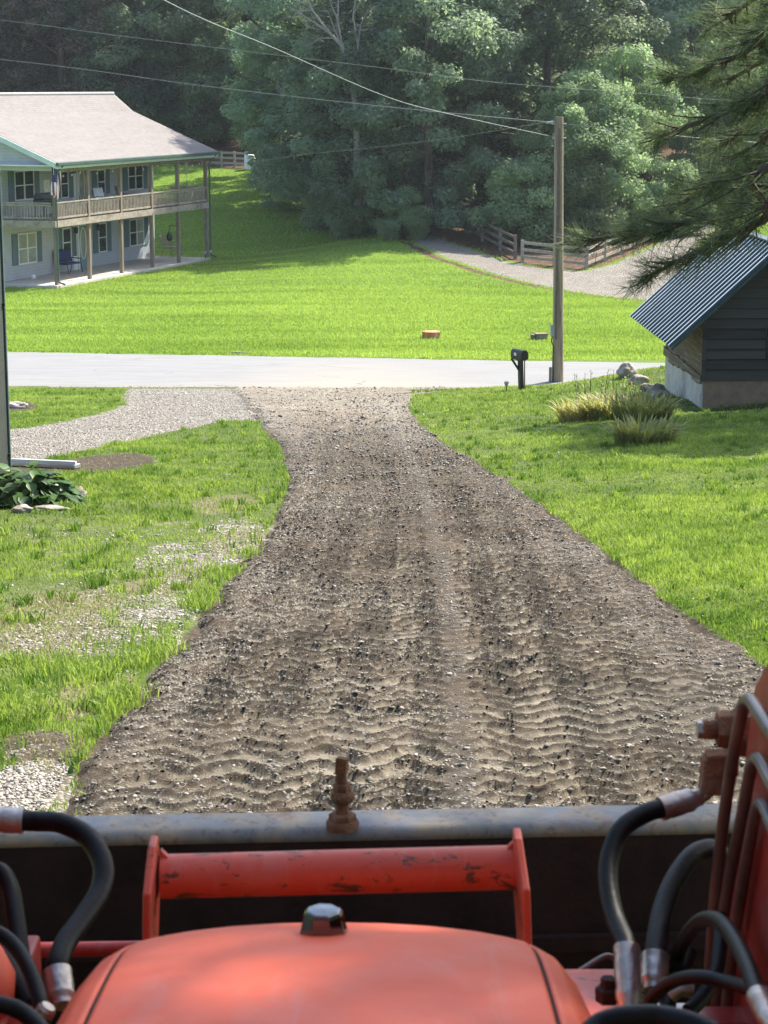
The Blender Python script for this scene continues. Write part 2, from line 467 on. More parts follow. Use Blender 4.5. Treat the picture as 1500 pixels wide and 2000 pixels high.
class MB:
    def __init__(s): s.v = []; s.f = []; s.sm = []
    def add(s, vs, fs, smooth=False):
        b = len(s.v); s.v += [tuple(v) for v in vs]
        s.f += [tuple(i + b for i in f) for f in fs]; s.sm += [smooth] * len(fs)
        return s
    def box(s, x0, x1, y0, y1, z0, z1, mat=None, bev=0):
        vs = [Vector((x, y, z)) for z in (z0, z1) for y in (y0, y1) for x in (x0, x1)]
        if mat: vs = [mat @ v for v in vs]
        return s.add(vs, [(0, 2, 3, 1), (4, 5, 7, 6), (0, 1, 5, 4), (2, 6, 7, 3), (0, 4, 6, 2), (1, 3, 7, 5)])
    def beam(s, a, b, w, h, up=Vector((0, 0, 1))):
        a, b = Vector(a), Vector(b); d = (b - a).normalized()
        sx = d.cross(up)
        sx = sx.normalized() if sx.length > 1e-4 else Vector((1, 0, 0))
        sz = sx.cross(d).normalized()
        vs = [p + sx * (i * w / 2) + sz * (j * h / 2) for p in (a, b) for j in (-1, 1) for i in (-1, 1)]
        return s.add(vs, [(0, 1, 3, 2), (4, 6, 7, 5), (0, 4, 5, 1), (2, 3, 7, 6), (0, 2, 6, 4), (1, 5, 7, 3)])
    def tube(s, pts, rad, n=8, caps=True):
        pts = [Vector(p) for p in pts]
        if not isinstance(rad, (list, tuple)): rad = [rad] * len(pts)
        rings = []; prev = None
        for i, p in enumerate(pts):
            d = (pts[min(i + 1, len(pts) - 1)] - pts[max(i - 1, 0)]).normalized()
            if prev is None:
                q = Vector((0, 0, 1)) if abs(d.z) < .9 else Vector((1, 0, 0))
                prev = d.cross(q).normalized()
            a = (prev - d * prev.dot(d)).normalized(); prev = a
            b = d.cross(a)
            rings.append([p + (a * math.cos(k * 2 * math.pi / n) + b * math.sin(k * 2 * math.pi / n)) * rad[i] for k in range(n)])
        vs = [v for r in rings for v in r]; fs = []
        for i in range(len(pts) - 1):
            for k in range(n):
                fs.append((i * n + k, i * n + (k + 1) % n, (i + 1) * n + (k + 1) % n, (i + 1) * n + k))
        s.add(vs, fs, True)
        if caps:
            L = len(pts) - 1
            s.add(rings[0], [tuple(range(n - 1, -1, -1))]); s.add(rings[L], [tuple(range(n))])
        return s
    def lathe(s, prof, c, n=24, axis='Z', smooth=True):
        c = Vector(c); vs = []; fs = []
        for r, h in prof:
            for k in range(n):
                a = k * 2 * math.pi / n
                v = Vector((r * math.cos(a), r * math.sin(a), h))
                if axis == 'X': v = Vector((v.z, v.x, v.y))
                if axis == 'Y': v = Vector((v.x, v.z, v.y))
                vs.append(c + v)
        m = len(prof)
        for i in range(m - 1):
            for k in range(n): fs.append((i * n + k, i * n + (k + 1) % n, (i + 1) * n + (k + 1) % n, (i + 1) * n + k))
        s.add(vs, fs, smooth)
        s.add(vs[:n], [tuple(range(n - 1, -1, -1))]); s.add(vs[-n:], [tuple(range(n))])
        return s
    def prism(s, poly, d):
        """poly: list of 3D points, extruded along vector d"""
        d = Vector(d); n = len(poly); a = [Vector(p) for p in poly]
        vs = a + [p + d for p in a]
        fs = [tuple(range(n - 1, -1, -1)), tuple(range(n, 2 * n))] + [(i, (i + 1) % n, n + (i + 1) % n, n + i) for i in range(n)]
        return s.add(vs, fs)
    def build(s, name, mat, parent=None, bevel=0, subsurf=0):
        me = bpy.data.meshes.new(name); me.from_pydata(s.v, [], s.f); me.update()
        me.polygons.foreach_set('use_smooth', s.sm)
        me.materials.append(mat if not isinstance(mat, str) else M[mat])
        o = bpy.data.objects.new(name, me); COL.objects.link(o)
        if parent: o.parent = parent
        if bevel:
            b = o.modifiers.new('bevel', 'BEVEL'); b.width = bevel; b.segments = 2; b.limit_method = 'ANGLE'; b.angle_limit = R_(40)
        if subsurf:
            b = o.modifiers.new('sub', 'SUBSURF'); b.levels = b.render_levels = subsurf
        return o

def tag(o, label, cat, group=None, kind=None):
    if label: o['label'] = label
    if cat: o['category'] = cat
    if group: o['group'] = group
    if kind: o['kind'] = kind
    return o
def thing(name, label, cat, loc=(0, 0, 0), rz=0, group=None):
    o = bpy.data.objects.new(name, None); COL.objects.link(o)
    o.location = loc; o.rotation_euler = (0, 0, rz); o.empty_display_size = .2
    return tag(o, label, cat, group)
def copy_tree(o, parent=None):
    c = o.copy(); COL.objects.link(c); c.parent = parent
    for ch in o.children: copy_tree(ch, c)
    return c
def spline(pts, n=10):
    pts = [Vector(p) for p in pts]; out = []
    for i in range(len(pts) - 1):
        p0 = pts[max(i - 1, 0)]; p1 = pts[i]; p2 = pts[i + 1]; p3 = pts[min(i + 2, len(pts) - 1)]
        for k in range(n):
            q = k / n
            out.append(.5 * ((2 * p1) + (p2 - p0) * q + (2 * p0 - 5 * p1 + 4 * p2 - p3) * q * q + (-p0 + 3 * p1 - 3 * p2 + p3) * q ** 3))
    out.append(pts[-1]); return out

# ------------------------------------------------------------------ region masks
lane_poly = G([(250, 759), (560, 759), (640, 790), (610, 850), (545, 850), (512, 822), (440, 822), (380, 836), (280, 856), (200, 870), (140, 885), (60, 905), (-100, 925), (-500, 960), (-900, 930), (-500, 880), (-100, 850), (22, 838), (120, 825), (200, 808), (247, 790), (240, 772)])
road_fy = lambda x: 60.1 - .14 * x
road_ny = lambda x: 53.75 - .035 * x
far_lane = G([(812, 474), (870, 503), (960, 533), (1060, 558), (1160, 575), (1275, 588), (1400, 600), (1700, 615), (1700, 560), (1420, 545), (1340, 528), (1345, 500), (1372, 468), (1400, 440), (1372, 425), (1338, 438), (1318, 455), (1285, 476), (1240, 498), (1195, 518), (1140, 530), (1060, 525), (985, 510), (915, 487), (850, 462), (800, 440), (790, 450)])
litter_poly = G([(505, 333), (545, 372), (600, 408), (660, 432), (720, 456), (800, 474), (835, 470), (920, 486), (1000, 512), (1145, 530), (1230, 490), (1330, 440)]) + [(24, 125), (70, 130), (120, 200), (200, 400), (-200, 400), (-120, 150), (-40, 134), (-17, 134)]
soil_poly = G([(150, 895), (200, 888), (260, 885), (300, 893), (300, 905), (250, 915), (190, 925), (120, 925), (40, 930), (0, 925), (20, 908), (110, 905)])
soil2 = G([(0, 1440), (90, 1430), (190, 1440), (150, 1500), (110, 1540), (0, 1490)])
soil3 = G([(20, 790), (60, 782), (80, 795), (40, 805), (10, 808)])
grav_blobs = [(275, 1190, 110, 45), (210, 1250, 120, 35), (465, 1030, 95, 26), (420, 1090, 60, 20), (350, 1140, 70, 24), (390, 1052, 40, 10), (180, 1155, 60, 15), (50, 1540, 110, 70), (130, 1290, 60, 20), (325, 1100, 30, 10), (215, 828, 28, 5)]
dry_blobs = [(90, 1215, 170, 70), (330, 1130, 90, 30), (200, 1350, 90, 30), (470, 1060, 70, 30), (440, 985, 70, 18), (90, 1390, 90, 20)]
def blobmask(x, y, blobs):
    m = np.zeros(np.shape(x))
    for u, v, ru, rv in blobs:
        c = ground(u, v); e = ground(u, v - rv); w = ground(u + ru, v)
        rx = abs(w.x - c.x); ry = abs(e.y - c.y)
        q = ((x - c.x) / rx) ** 2 + ((y - c.y) / ry) ** 2
        m = np.maximum(m, np.clip(1.25 - .75 * q, 0, 1))
    return m
def masks(x, y):
    lane = sstep(-.35, .35, sdist(x, y, lane_poly))
    fl = sstep(-.6, .6, sdist(x, y, far_lane))
    nearroad = sstep(-.1, .5, (y - (road_ny(x) - .45))) * sstep(0, .6, 54.5 - y) * sstep(-1.2, -.2, 4.2 - x) * .75
    drv = sstep(-.12, .1, np.minimum(x - xl(y), xr(y) - x)) * (y < 54) * (y > 3)
    near = (y < 60)
    gravel = np.maximum(np.maximum(lane, fl), np.where(near, blobmask(x, y, grav_blobs) * .52, 0))
    gravel = np.maximum(gravel, nearroad)
    gravel = np.maximum(gravel, blobmask(x, y, [(40, 1545, 105, 60)]) * (y < 20) * 1.1)
    verge = np.where(x < xl(y), 1, 0) * sstep(27, 21, y) * (y > 4)
    gravel = np.maximum(gravel, verge * (.34 + .22 * (vn(x, y, 1.7, 88) > .55)))
    litter = sstep(-1.0, 1.0, sdist(x, y, litter_poly))
    soil = np.maximum(sstep(-.3, .3, sdist(x, y, soil_poly)), sstep(-.3, .3, sdist(x, y, soil2)))
    soil = np.maximum(soil, sstep(-.3, .3, sdist(x, y, soil3)))
    under = np.exp(-((x - 7.2) / 3.2) ** 2 - ((y - 38.6) / 1.6) ** 2) * .75
    soil = np.maximum(np.maximum(soil, under), drv)
    # thin strip of bare soil at the far lawn edge of the lane
    strip = np.exp(-((sdist(x, y, far_lane) + .4) / .45) ** 2) * (y > 62) * .8
    litter = np.maximum(litter, strip)
    dry = np.where(near, blobmask(x, y, dry_blobs) * .8, 0)
    return dict(far_lawn=sstep(56, 62, y), gravel=gravel, litter=litter * (1 - fl), soil=soil, dry=dry), lane, fl, drv

# ------------------------------------------------------------------ ground sheet
yr = [-25.0]
while yr[-1] < 400:
    yy = yr[-1]
    yr.append(yy + max(.16, (yy if yy > 0 else -yy * 2) * .0055))
yr = np.array(yr); NS = 380
sx = np.linspace(-1, 1, NS); sx = np.sign(sx) * np.abs(sx) ** 1.5
YY, SS = np.meshgrid(yr, sx, indexing='ij')
XX = SS * (np.abs(YY) + 14) * .75
ZZ = zf(XX, YY)
mk, lane_m, far_m, drv_m = masks(XX, YY)
ZZ = ZZ - .05 * drv_m
rd = (YY > road_ny(XX) + .1) & (YY < road_fy(XX) - .1)
ZZ = ZZ - .06 * rd
nr, nc = YY.shape
idx = np.arange(nr * nc).reshape(nr, nc)
quads = np.stack([idx[:-1, :-1], idx[:-1, 1:], idx[1:, 1:], idx[1:, :-1]], -1).reshape(-1, 4)
qc = lambda A: ((A[:-1, :-1] + A[1:, 1:]) / 2).ravel()
isl, isf = qc(lane_m) > .5, (qc(far_m) > .5)
V = np.stack([XX, YY, ZZ], -1).reshape(-1, 3)
att = {k: v.ravel() for k, v in mk.items()}
def sub_mesh(name, sel):
    q = quads[sel]; used = np.unique(q); rm = np.zeros(len(V), np.int64); rm[used] = np.arange(len(used))
    o = np_mesh(name, V[used], rm[q], M['ground'], None, {k: a[used] for k, a in att.items()}, True)
    tag(o, None, None, None, 'structure'); return o
sub_mesh('ground', ~(isl | isf)); sub_mesh('gravel_path', isl); sub_mesh('dirt_road', isf)

# ------------------------------------------------------------------ asphalt road
xs = np.linspace(-75, 75, 500); ts = np.linspace(0, 1, 26)
X2, T2 = np.meshgrid(xs, ts, indexing='ij')
ragn = (fbm(X2, X2 * 0, .8, 5) - .5) * .35
ragf = (fbm(X2, X2 * 0 + 50, .7, 6) - .5) * .55
y0 = road_ny(X2) + ragn; y1 = road_fy(X2) + ragf
Y2 = y0 + (y1 - y0) * T2
Z2 = zf(X2, Y2) + .012 + .03 * np.sin(T2 * math.pi)
Z2 = np.where((T2 == 0) | (T2 == 1), Z2 - .05, Z2)
idr = np.arange(X2.size).reshape(X2.shape)
q = np.stack([idr[:-1, :-1], idr[1:, :-1], idr[1:, 1:], idr[:-1, 1:]], -1).reshape(-1, 4)
dust = np.clip(np.exp(-((X2 - 0) / 3.0) ** 2) * sstep(.75, .05, T2) * .0 + np.exp(-((X2 + .8) / 2.6) ** 2) * (1 - T2) * .8 + .35 * np.exp(-(T2 / .1) ** 2), 0, 1)
o = np_mesh('road', np.stack([X2, Y2, Z2], -1).reshape(-1, 3), q, M['asphalt'], None, {'dust': dust.ravel()}, True)
tag(o, None, None, None, 'structure')

# ------------------------------------------------------------------ driveway sheet with tyre tread
ys_ = [4.5]
while ys_[-1] < 54.4: ys_.append(ys_[-1] + max(.012, .00165 * ys_[-1]) * (2 if ys_[-1] < 7.8 else 1))
ys_ = np.array(ys_); NCd = 270
Yd, Sd = np.meshgrid(ys_, np.linspace(0, 1, NCd), indexing='ij')
XL, XR = xl(Yd), xr(Yd)
flare = sstep(47, 54.4, Yd)
XR = XR + 2.6 * flare ** 2.2; XL = XL - .4 * flare
Xd = (XL - .3) + (XR - XL + .6) * Sd
ein = np.minimum(Xd - XL, XR - Xd) + (fbm(Xd, Yd, .55, 31) - .5) * .45
inside = sstep(-.12, .14, ein)
xc = np.interp(Yd, [4, 9, 14, 24, 33, 42, 54], [.05, .10, .22, .22, .02, -.20, -.9])
D = Xd - xc
def lugs(off, w, sp, ph, ang, y0=0, y1=60, curve=0.0):
    d = D - off - curve * (Yd - 9)
    m = sstep(w / 2 + .03, w / 2 - .03, np.abs(d)) * sstep(y0 - 1, y0 + 1, Yd) * (1 - sstep(y1 - 2, y1 + 2, Yd))
    side = np.where(d > 0, .5, 0)
    q = (Yd + np.abs(d) * ang + ph) / sp + side + (vn(Xd, Yd, .5, int(ph * 10) + 40) - .5) * .45 + (vn(Xd, Yd, .12, int(ph * 10) + 60) - .5) * .18
    fr = q - np.floor(q)
    prof = sstep(.0, .16, fr) * (1 - sstep(.42, .62, fr))
    return m, prof
h = np.zeros_like(Xd); pale = np.zeros_like(Xd)
cell = (D + 1.47 - .012 * (Yd - 9) * sstep(9, 20, Yd)) / .42
ci_ = np.floor(cell); fr_ = cell - ci_
tri = np.abs(fr_ - .5) * .42
sgn = np.where((ci_ % 2) == 0, 1.0, 1.0)
warp = (vn(Xd, Yd, 1.3, 41) - .5) * .30 + (vn(Xd * .7, Yd, .40, 43) - .5) * .09 + (vn(Xd * .6, Yd, .09, 44) - .5) * .035
fine0 = fbm(Xd, Yd, .045, 173, 2); fine1 = fbm(Xd * .5, Yd, .11, 174, 2)
q = (Yd + tri * .90 + warp) / .22 + (fine0 - .5) * .30 + (fine1 - .5) * .35
ph_q = q - np.floor(q)
ridge = sstep(.0, .13, ph_q) * (1 - sstep(.34, .50, ph_q))
amp = .62 + .38 * sstep(.38, .58, fbm(Xd, Yd, .8, 91))
amp = amp * (1 - .85 * np.exp(-((D - .27) / .085) ** 4)) * (1 - .5 * sstep(1.1, 1.7, np.abs(D)))
track = .85 + .15 * np.maximum(np.exp(-((D + .22) / .30) ** 4), np.exp(-((D - .62) / .30) ** 4))
amp = amp * track
rag = sstep(.30, .62, fbm(Xd, Yd, .06, 45, 3) + .12)
h = amp * (.041 * ridge * (.6 + .4 * rag) - .012)
pale = np.clip(amp * 1.1, 0, 1) * (1 - ridge)
cl = fbm(Xd, Yd, .085, 71, 4); cl2 = fbm(Xd, Yd, .35, 77, 4)
fine = fbm(Xd, Yd, .04, 171, 2)
h = h + (cl - .5) * .028 * (.35 + cl2) + (cl2 - .5) * .03 + (fine - .5) * (.012 + .022 * ridge * amp)
# ruts & crown
h = h - .008 * np.exp(-((D + .22) / .22) ** 2) - .008 * np.exp(-((D - .6) / .22) ** 2) + .02 * np.exp(-((D - .28) / .12) ** 2)
h = h + .012 * np.exp(-((ein - .12) / .14) ** 2) * fbm(Xd, Yd, .2, 12)
near_w = 1 - sstep(14, 34, Yd)
dark_band = np.exp(-((Yd - 24) / 7.5) ** 2) * .5
pale = pale * (.6 + .4 * sstep(.35, .6, cl2 + .12)) * (.35 + .65 * sstep(.40, .52, 1 - cl)) * (1 - dark_band)
lane_w = np.clip(np.exp(-((D - .62) / .27) ** 4) + np.exp(-((D + .22) / .27) ** 4) * (1 - .5 * sstep(14, 18, Yd)), 0, 1)
pale = np.clip(pale * (1.0 + .8 * lane_w * (1 - sstep(15, 24, Yd))) * (.45 + .55 * near_w) + .62 * sstep(30, 43, Yd) * (.5 + cl2 * .8) + .12 * (1 - near_w), 0, 1)
pale = pale * sstep(.0, .5, ein + .15)
stony = .38 + .22 * sstep(34, 46, Yd) + .10 * np.exp(-((ein - .3) / .3) ** 2) + .10 * sstep(.4, .6, fbm(Xd, Yd, 1.4, 120))
Zd = zf(Xd, Yd) + (.004 + h) * inside - .07 * (1 - inside) + .004
Zd = np.where(Yd > 53.6, Zd - .03, Zd)
idd = np.arange(Xd.size).reshape(Xd.shape)
q = np.stack([idd[:-1, :-1], idd[:-1, 1:], idd[1:, 1:], idd[1:, :-1]], -1).reshape(-1, 4)
o = np_mesh('driveway', np.stack([Xd, Yd, Zd], -1).reshape(-1, 3), q, M['driveway'], None, {'pale': pale.ravel(), 'wet': np.clip(amp * ridge * 1.15 * (.25 + .75 * (1 - sstep(16, 34, Yd))), 0, 1).ravel(), 'stony': np.clip(stony, 0, 1).ravel()}, True)
tag(o, None, None, None, 'structure')

# ------------------------------------------------------------------ loose stones
t = NT('loose_stone')
c = t.mix(t.attr('tint'), (.12, .11, .095), (.60, .56, .50))
c = t.mix(t.ramp(t.noise(30, 3), [(.4, 0.0), (.7, .4)]), c, (.14, .11, .085))
M['loose_stone'] = t.bsdf(c, .85, 0, None, .2)
ph_ = (1 + 5 ** .5) / 2
ico_v = np.array([(-1, ph_, 0), (1, ph_, 0), (-1, -ph_, 0), (1, -ph_, 0), (0, -1, ph_), (0, 1, ph_), (0, -1, -ph_), (0, 1, -ph_), (ph_, 0, -1), (ph_, 0, 1), (-ph_, 0, -1), (-ph_, 0, 1)]) / 1.9
ico_f = np.array([(0, 11, 5), (0, 5, 1), (0, 1, 7), (0, 7, 10), (0, 10, 11), (1, 5, 9), (5, 11, 4), (11, 10, 2), (10, 7, 6), (7, 1, 8), (3, 9, 4), (3, 4, 2), (3, 2, 6), (3, 6, 8), (3, 8, 9), (4, 9, 5), (2, 4, 11), (6, 2, 10), (8, 6, 7), (9, 8, 1)])
def stones(name, x, y, z, r, label=None, mat='loose_stone', tlo=0, thi=1):
    n = len(x)
    v = ico_v[None] * (1 + rng.uniform(-.4, .4, (n, 12, 1))) + rng.uniform(-.2, .2, (n, 12, 3))
    v = v * np.stack([r * rng.uniform(.8, 1.5, n), r * rng.uniform(.7, 1.1, n), r * rng.uniform(.35, .75, n)], -1)[:, None]
    a = rng.uniform(0, 6.28, n); ca, sa = np.cos(a)[:, None], np.sin(a)[:, None]
    vx = v[..., 0] * ca - v[..., 1] * sa; vy = v[..., 0] * sa + v[..., 1] * ca
    v = np.stack([vx + x[:, None], vy + y[:, None], v[..., 2] + z[:, None]], -1)
    f = (ico_f[None] + (np.arange(n) * 12)[:, None, None]).reshape(-1, 3)
    tint = np.repeat(rng.uniform(tlo, thi, n) ** 1.3, 12)
    o = np_mesh(name, v.reshape(-1, 3), f, M[mat], None, {'tint': tint})
    tag(o, label, None, None, 'stuff'); return o
def invy(n, a, b, pw=1.0):
    # more samples close to the camera
    u = rng.uniform(0, 1, n)
    return a * (b / a) ** (u ** pw)
n = 85000
iy = np.clip((rng.uniform(0, 1, n) ** .9 * (len(ys_) - 1)).astype(int), 0, len(ys_) - 1)
sel_y = ys_[iy]; ic = rng.integers(8, NCd - 8, n)
keep = (sel_y > 7.5) & (inside[iy, ic] > .6)
keep &= rng.uniform(0, 1, n) < (.30 + .7 * sstep(.42, .6, fbm(Xd[iy, ic], sel_y, .8, 301))) * (1 - .45 * np.clip(pale[iy, ic], 0, 1) * (sel_y < 30))
iy, ic = iy[keep], ic[keep]; n = len(iy)
r = np.clip(rng.lognormal(math.log(.0054), .45, n), .0025, .02) * (1 + sstep(14, 40, Yd[iy, ic]) * 1.1)
stones('driveway_stones', Xd[iy, ic], Yd[iy, ic], Zd[iy, ic] + r * .15, r, 'pale stones scattered over the brown driveway', tlo=.08, thi=.65)
n = 80000
iy = (rng.uniform(0, 1, n) * .82 * (len(ys_) - 1)).astype(int); ic = rng.integers(4, NCd - 4, n)
keep = (Yd[iy, ic] > 7.5) & (inside[iy, ic] > .3) & (rng.uniform(0, 1, n) < .02 + .40 * (amp * ridge)[iy, ic] + .2 * np.exp(-((ein[iy, ic] - .1) / .2) ** 2)); iy, ic = iy[keep], ic[keep]; n = len(iy)
t = NT('clod'); c = t.mix(t.attr('tint'), (.02, .016, .013), (.085, .07, .057)); M['clod'] = t.bsdf(c, .95, 0, t.bump(t.noise(90, 4), .5, .01), .1)
r = np.clip(rng.lognormal(math.log(.0045), .35, n), .003, .009) * (1 + Yd[iy, ic] / 90)
stones('earth_clods', Xd[iy, ic], Yd[iy, ic], Zd[iy, ic] + r * .1, r, 'dark crumbs of earth along the tyre tracks', 'clod')
n = 9000
iy = (rng.uniform(0, 1, n) ** .9 * .8 * (len(ys_) - 1)).astype(int); ic = rng.integers(4, NCd - 4, n)
keep = (Yd[iy, ic] > 7.5) & (inside[iy, ic] > .3); iy, ic = iy[keep], ic[keep]; n = len(iy)
xs_, yq_, zs2 = Xd[iy, ic], Yd[iy, ic], Zd[iy, ic] + .006
aa = rng.uniform(0, 6.28, n); ll = rng.uniform(.015, .06, n); ww = .0016 + .00008 * yq_; dz_ = rng.uniform(-.004, .014, n)
ca_, sa_ = np.cos(aa), np.sin(aa)
v = np.stack([np.stack([xs_ - sa_ * ww, yq_ + ca_ * ww, zs2], -1), np.stack([xs_ + sa_ * ww, yq_ - ca_ * ww, zs2], -1), np.stack([xs_ + ca_ * ll, yq_ + sa_ * ll, zs2 + dz_], -1)], 1)
tag(np_mesh('straw', v.reshape(-1, 3), np.arange(3 * n).reshape(-1, 3), M['dry_blades'], None, {'tint': np.repeat(rng.uniform(0, 1, n), 3)}), 'bits of straw and root lying on the driveway earth', None, None, 'stuff')
# stones of the side path and the bare patches of lawn
n = 170000
y = invy(n, 8.6, 54, .85); x = rng.uniform(-.2, .02, n) * y - rng.uniform(0, .8, n)
x = np.where(y > 35, rng.uniform(-.2, .03, n) * y, x)
mm, ln, _, dr = masks(x, y)
keep = (mm['gravel'] * (.55 + .9 * fbm(x, y, .5, 55)) > rng.uniform(.35, 1, n)) & (dr < .3)
x, y = x[keep], y[keep]; n = len(x)
r = np.clip(rng.lognormal(math.log(.0062), .35, n), .004, .018) * (1 + y / 60)
stones('gravel', x, y, zf(x, y) + r * .2, r, 'grey crushed gravel on the side path and lawn patches', tlo=.25)

# ------------------------------------------------------------------ grass
gx_l = ground(22, 925).x
def blades(name, x, y, hgt, wid, mat, label, lean=.45, tint=None, seg2=True):
    n = len(x); z = zf(x, y) - .01
    a = rng.uniform(0, 6.28, n); b = rng.uniform(0, 6.28, n)
    dx, dy = np.cos(a) * wid / 2, np.sin(a) * wid / 2
    l = rng.uniform(.1, 1, n) * lean * hgt
    lx, ly = np.cos(b) * l, np.sin(b) * l
    if tint is None: tint = rng.uniform(0, 1, n)
    if seg2:
        v = np.stack([np.stack([x - dx, y - dy, z], -1), np.stack([x + dx, y + dy, z], -1),
                      np.stack([x + dx * .8 + lx * .35, y + dy * .8 + ly * .35, z + hgt * .6], -1), np.stack([x - dx * .8 + lx * .35, y - dy * .8 + ly * .35, z + hgt * .6], -1),
                      np.stack([x + lx, y + ly, z + hgt * np.sqrt(np.clip(1 - (l / hgt) ** 2 * .6, .2, 1))], -1)], 1)
        b5 = (np.arange(n) * 5)[:, None]
        f = [np.array([[0, 1, 2, 3]]) + b5, np.array([[3, 2, 4]]) + b5]; k = 5
    else:
        v = np.stack([np.stack([x - dx, y - dy, z], -1), np.stack([x + dx, y + dy, z], -1), np.stack([x + lx, y + ly, z + hgt], -1)], 1)
        f = [np.array([[0, 1, 2]]) + (np.arange(n) * 3)[:, None]]; k = 3
    o = np_mesh(name, v.reshape(-1, 3), f, M[mat], None, {'tint': np.repeat(np.clip(tint, 0, 1), k)})
    tag(o, label, None, None, 'stuff'); return o
def grass_keep(x, y, thr_seed=200, soft=True):
    mm, ln, fl, dr = masks(x, y)
    bare = np.maximum.reduce([mm['gravel'] * np.where((y < 24) & (mm['gravel'] < .8), .85, 1.25), mm['soil'] * np.where(y < 12, .8, 1.1), mm['litter']])
    ein = np.minimum(x - xl(y), xr(y) - x)
    bare = np.maximum(bare, np.where(y < 54, sstep(-.06, .14, ein + (fbm(x, y, .55, 31) - .5) * .45), 0))
    nz = fbm(x, y, .6, thr_seed)
    k = (bare + (nz - .5) * .9) < rng.uniform(.25, .75, len(x))
    k &= ~((y > road_ny(x) - .05) & (y < road_fy(x) + .05))
    return k, mm
def tnt(x, y):
    return .42 * sstep(.3, .7, fbm(x, y, 1.3, 411)) + .3 * sstep(.35, .65, fbm(x, y, .35, 413)) + .33 * rng.uniform(0, 1, len(x))
# left lawn
n = 230000
y = invy(n, 8.0, 53.6, .95); x = xl(y) + .35 - rng.uniform(0, 1, n) ** .8 * (np.maximum(.19 * y + .9 + xl(y), 1.0) + .3)
k, mm = grass_keep(x, y, 205); thin = mm['dry'] * .8
k &= rng.uniform(0, 1, n) > thin
k &= (y > 23) | (rng.uniform(0, 1, n) < .30 + 1.1 * sstep(.42, .62, fbm(x, y, .7, 333)))
x, y = x[k], y[k]
hh = rng.uniform(.35, 1, len(x)) * (.045 + .055 * sstep(.35, .75, fbm(x, y, 1.1, 222))) * np.where(y > 26, 1.15, .9)
blades('grass', x, y, hh, .0045 + .00032 * y, 'grass_blades', 'lawn grass growing left of the driveway', .7, tnt(x, y))
# right lawn
n = 240000
y = invy(n, 11.0, 53.4, .95); x = xr(y) - .35 + rng.uniform(0, 1, n) ** .9 * (np.maximum(.2 * y + .9 - xr(y), 1.0) + .3)
k, mm = grass_keep(x, y, 209); x, y = x[k], y[k]
hh = rng.uniform(.25, 1, len(x)) * (.042 + .06 * sstep(.35, .75, fbm(x, y, 1.4, 232))) * (1 + .5 * np.exp(-((y - 50) / 3) ** 2))
blades('grass', x, y, hh, .0045 + .00034 * y, 'grass_blades', 'lawn grass growing right of the driveway', .75, tnt(x, y))
# the lawns go on beyond the picture edges
for s_, lab_ in ((-1, 'lawn grass further left of the driveway'), (1, 'lawn grass further right of the driveway')):
    n = 90000
    y = invy(n, 5.0, 53.4, .9); x = s_ * (.19 * y + .8 + rng.uniform(0, 1, n) * (3.5 + .12 * y))
    k, mm = grass_keep(x, y, 215 + s_); k &= ~((s_ < 0) & (x < gx_l) & (y > 17) & (y < 27)); x, y = x[k], y[k]
    blades('grass', x, y, rng.uniform(.35, 1, len(x)) * .09, .012 + .0005 * y, 'grass_blades', lab_, .8, tnt(x, y), False)
# longer tufts by the drive edges
cx = []; cy = []
for u, v in [(15, 1370), (40, 1390), (225, 1375), (205, 1365), (250, 1365), (180, 1330), (215, 1310), (110, 1300), (60, 1320), (290, 1290), (400, 1170), (20, 1300), (90, 1400), (0, 1390), (150, 1315), (320, 1270), (380, 1185), (440, 1120), (480, 1085)]:
    g = ground(u, v); m_ = 130
    cx.append(rng.normal(g.x, .07, m_)); cy.append(rng.normal(g.y, .13, m_))
x = np.concatenate(cx); y = np.concatenate(cy)
blades('grass', x, y, rng.uniform(.06, .13, len(x)), .009, 'grass_blades', 'taller grass tufts at the left driveway edge', 1.0, rng.uniform(.2, 1, len(x)))
# darker weed tufts through both lawns
nt_ = 1500
ty = invy(nt_, 9.5, 53); tx_ = rng.uniform(-.205, .205, nt_) * ty
kk, _m = grass_keep(tx_, ty, 261); tx_, ty = tx_[kk], ty[kk]
x = np.repeat(tx_, 26) + rng.normal(0, .035, len(tx_) * 26); y = np.repeat(ty, 26) + rng.normal(0, .05, len(tx_) * 26)
kk, _m = grass_keep(x, y, 262); tt_ = np.repeat(rng.uniform(0, .9, len(tx_)) ** 1.5, 26)[kk] + rng.uniform(0, .15, kk.sum()); x, y = x[kk], y[kk]
blades('grass_tufts', x, y, rng.uniform(.06, .125, len(x)), .007 + .0003 * y, 'grass_blades', 'darker coarse tufts standing above the lawn grass', .9, tt_)
# broad leaved weeds low in the turf
nw_ = 7000
y = invy(nw_, 9.5, 50); x = rng.uniform(-.205, .205, nw_) * y
kk, _m = grass_keep(x, y, 263); kk &= fbm(x, y, 1.0, 264) > .53; x, y = x[kk], y[kk]
blades('low_weeds', x, y, rng.uniform(.03, .06, len(x)), .03, 'hosta_leaves', 'low broad leaved weeds in the near lawns', 1.3, rng.uniform(.3, 1, len(x)))
# dry grass
n = 60000
y = invy(n, 9, 34); x = rng.uniform(-.2, .0, n) * y
mm, _, _, dr = masks(x, y); k = (np.maximum(mm['dry'], mm['soil'] * .45) > rng.uniform(.15, .8, n)) & (dr < .3) & (x < xl(y))
x, y = x[k], y[k]
blades('dry_grass', x, y, rng.uniform(.02, .06, len(x)), .008, 'dry_blades', 'straw coloured dry grass in the left lawn', 1.4)
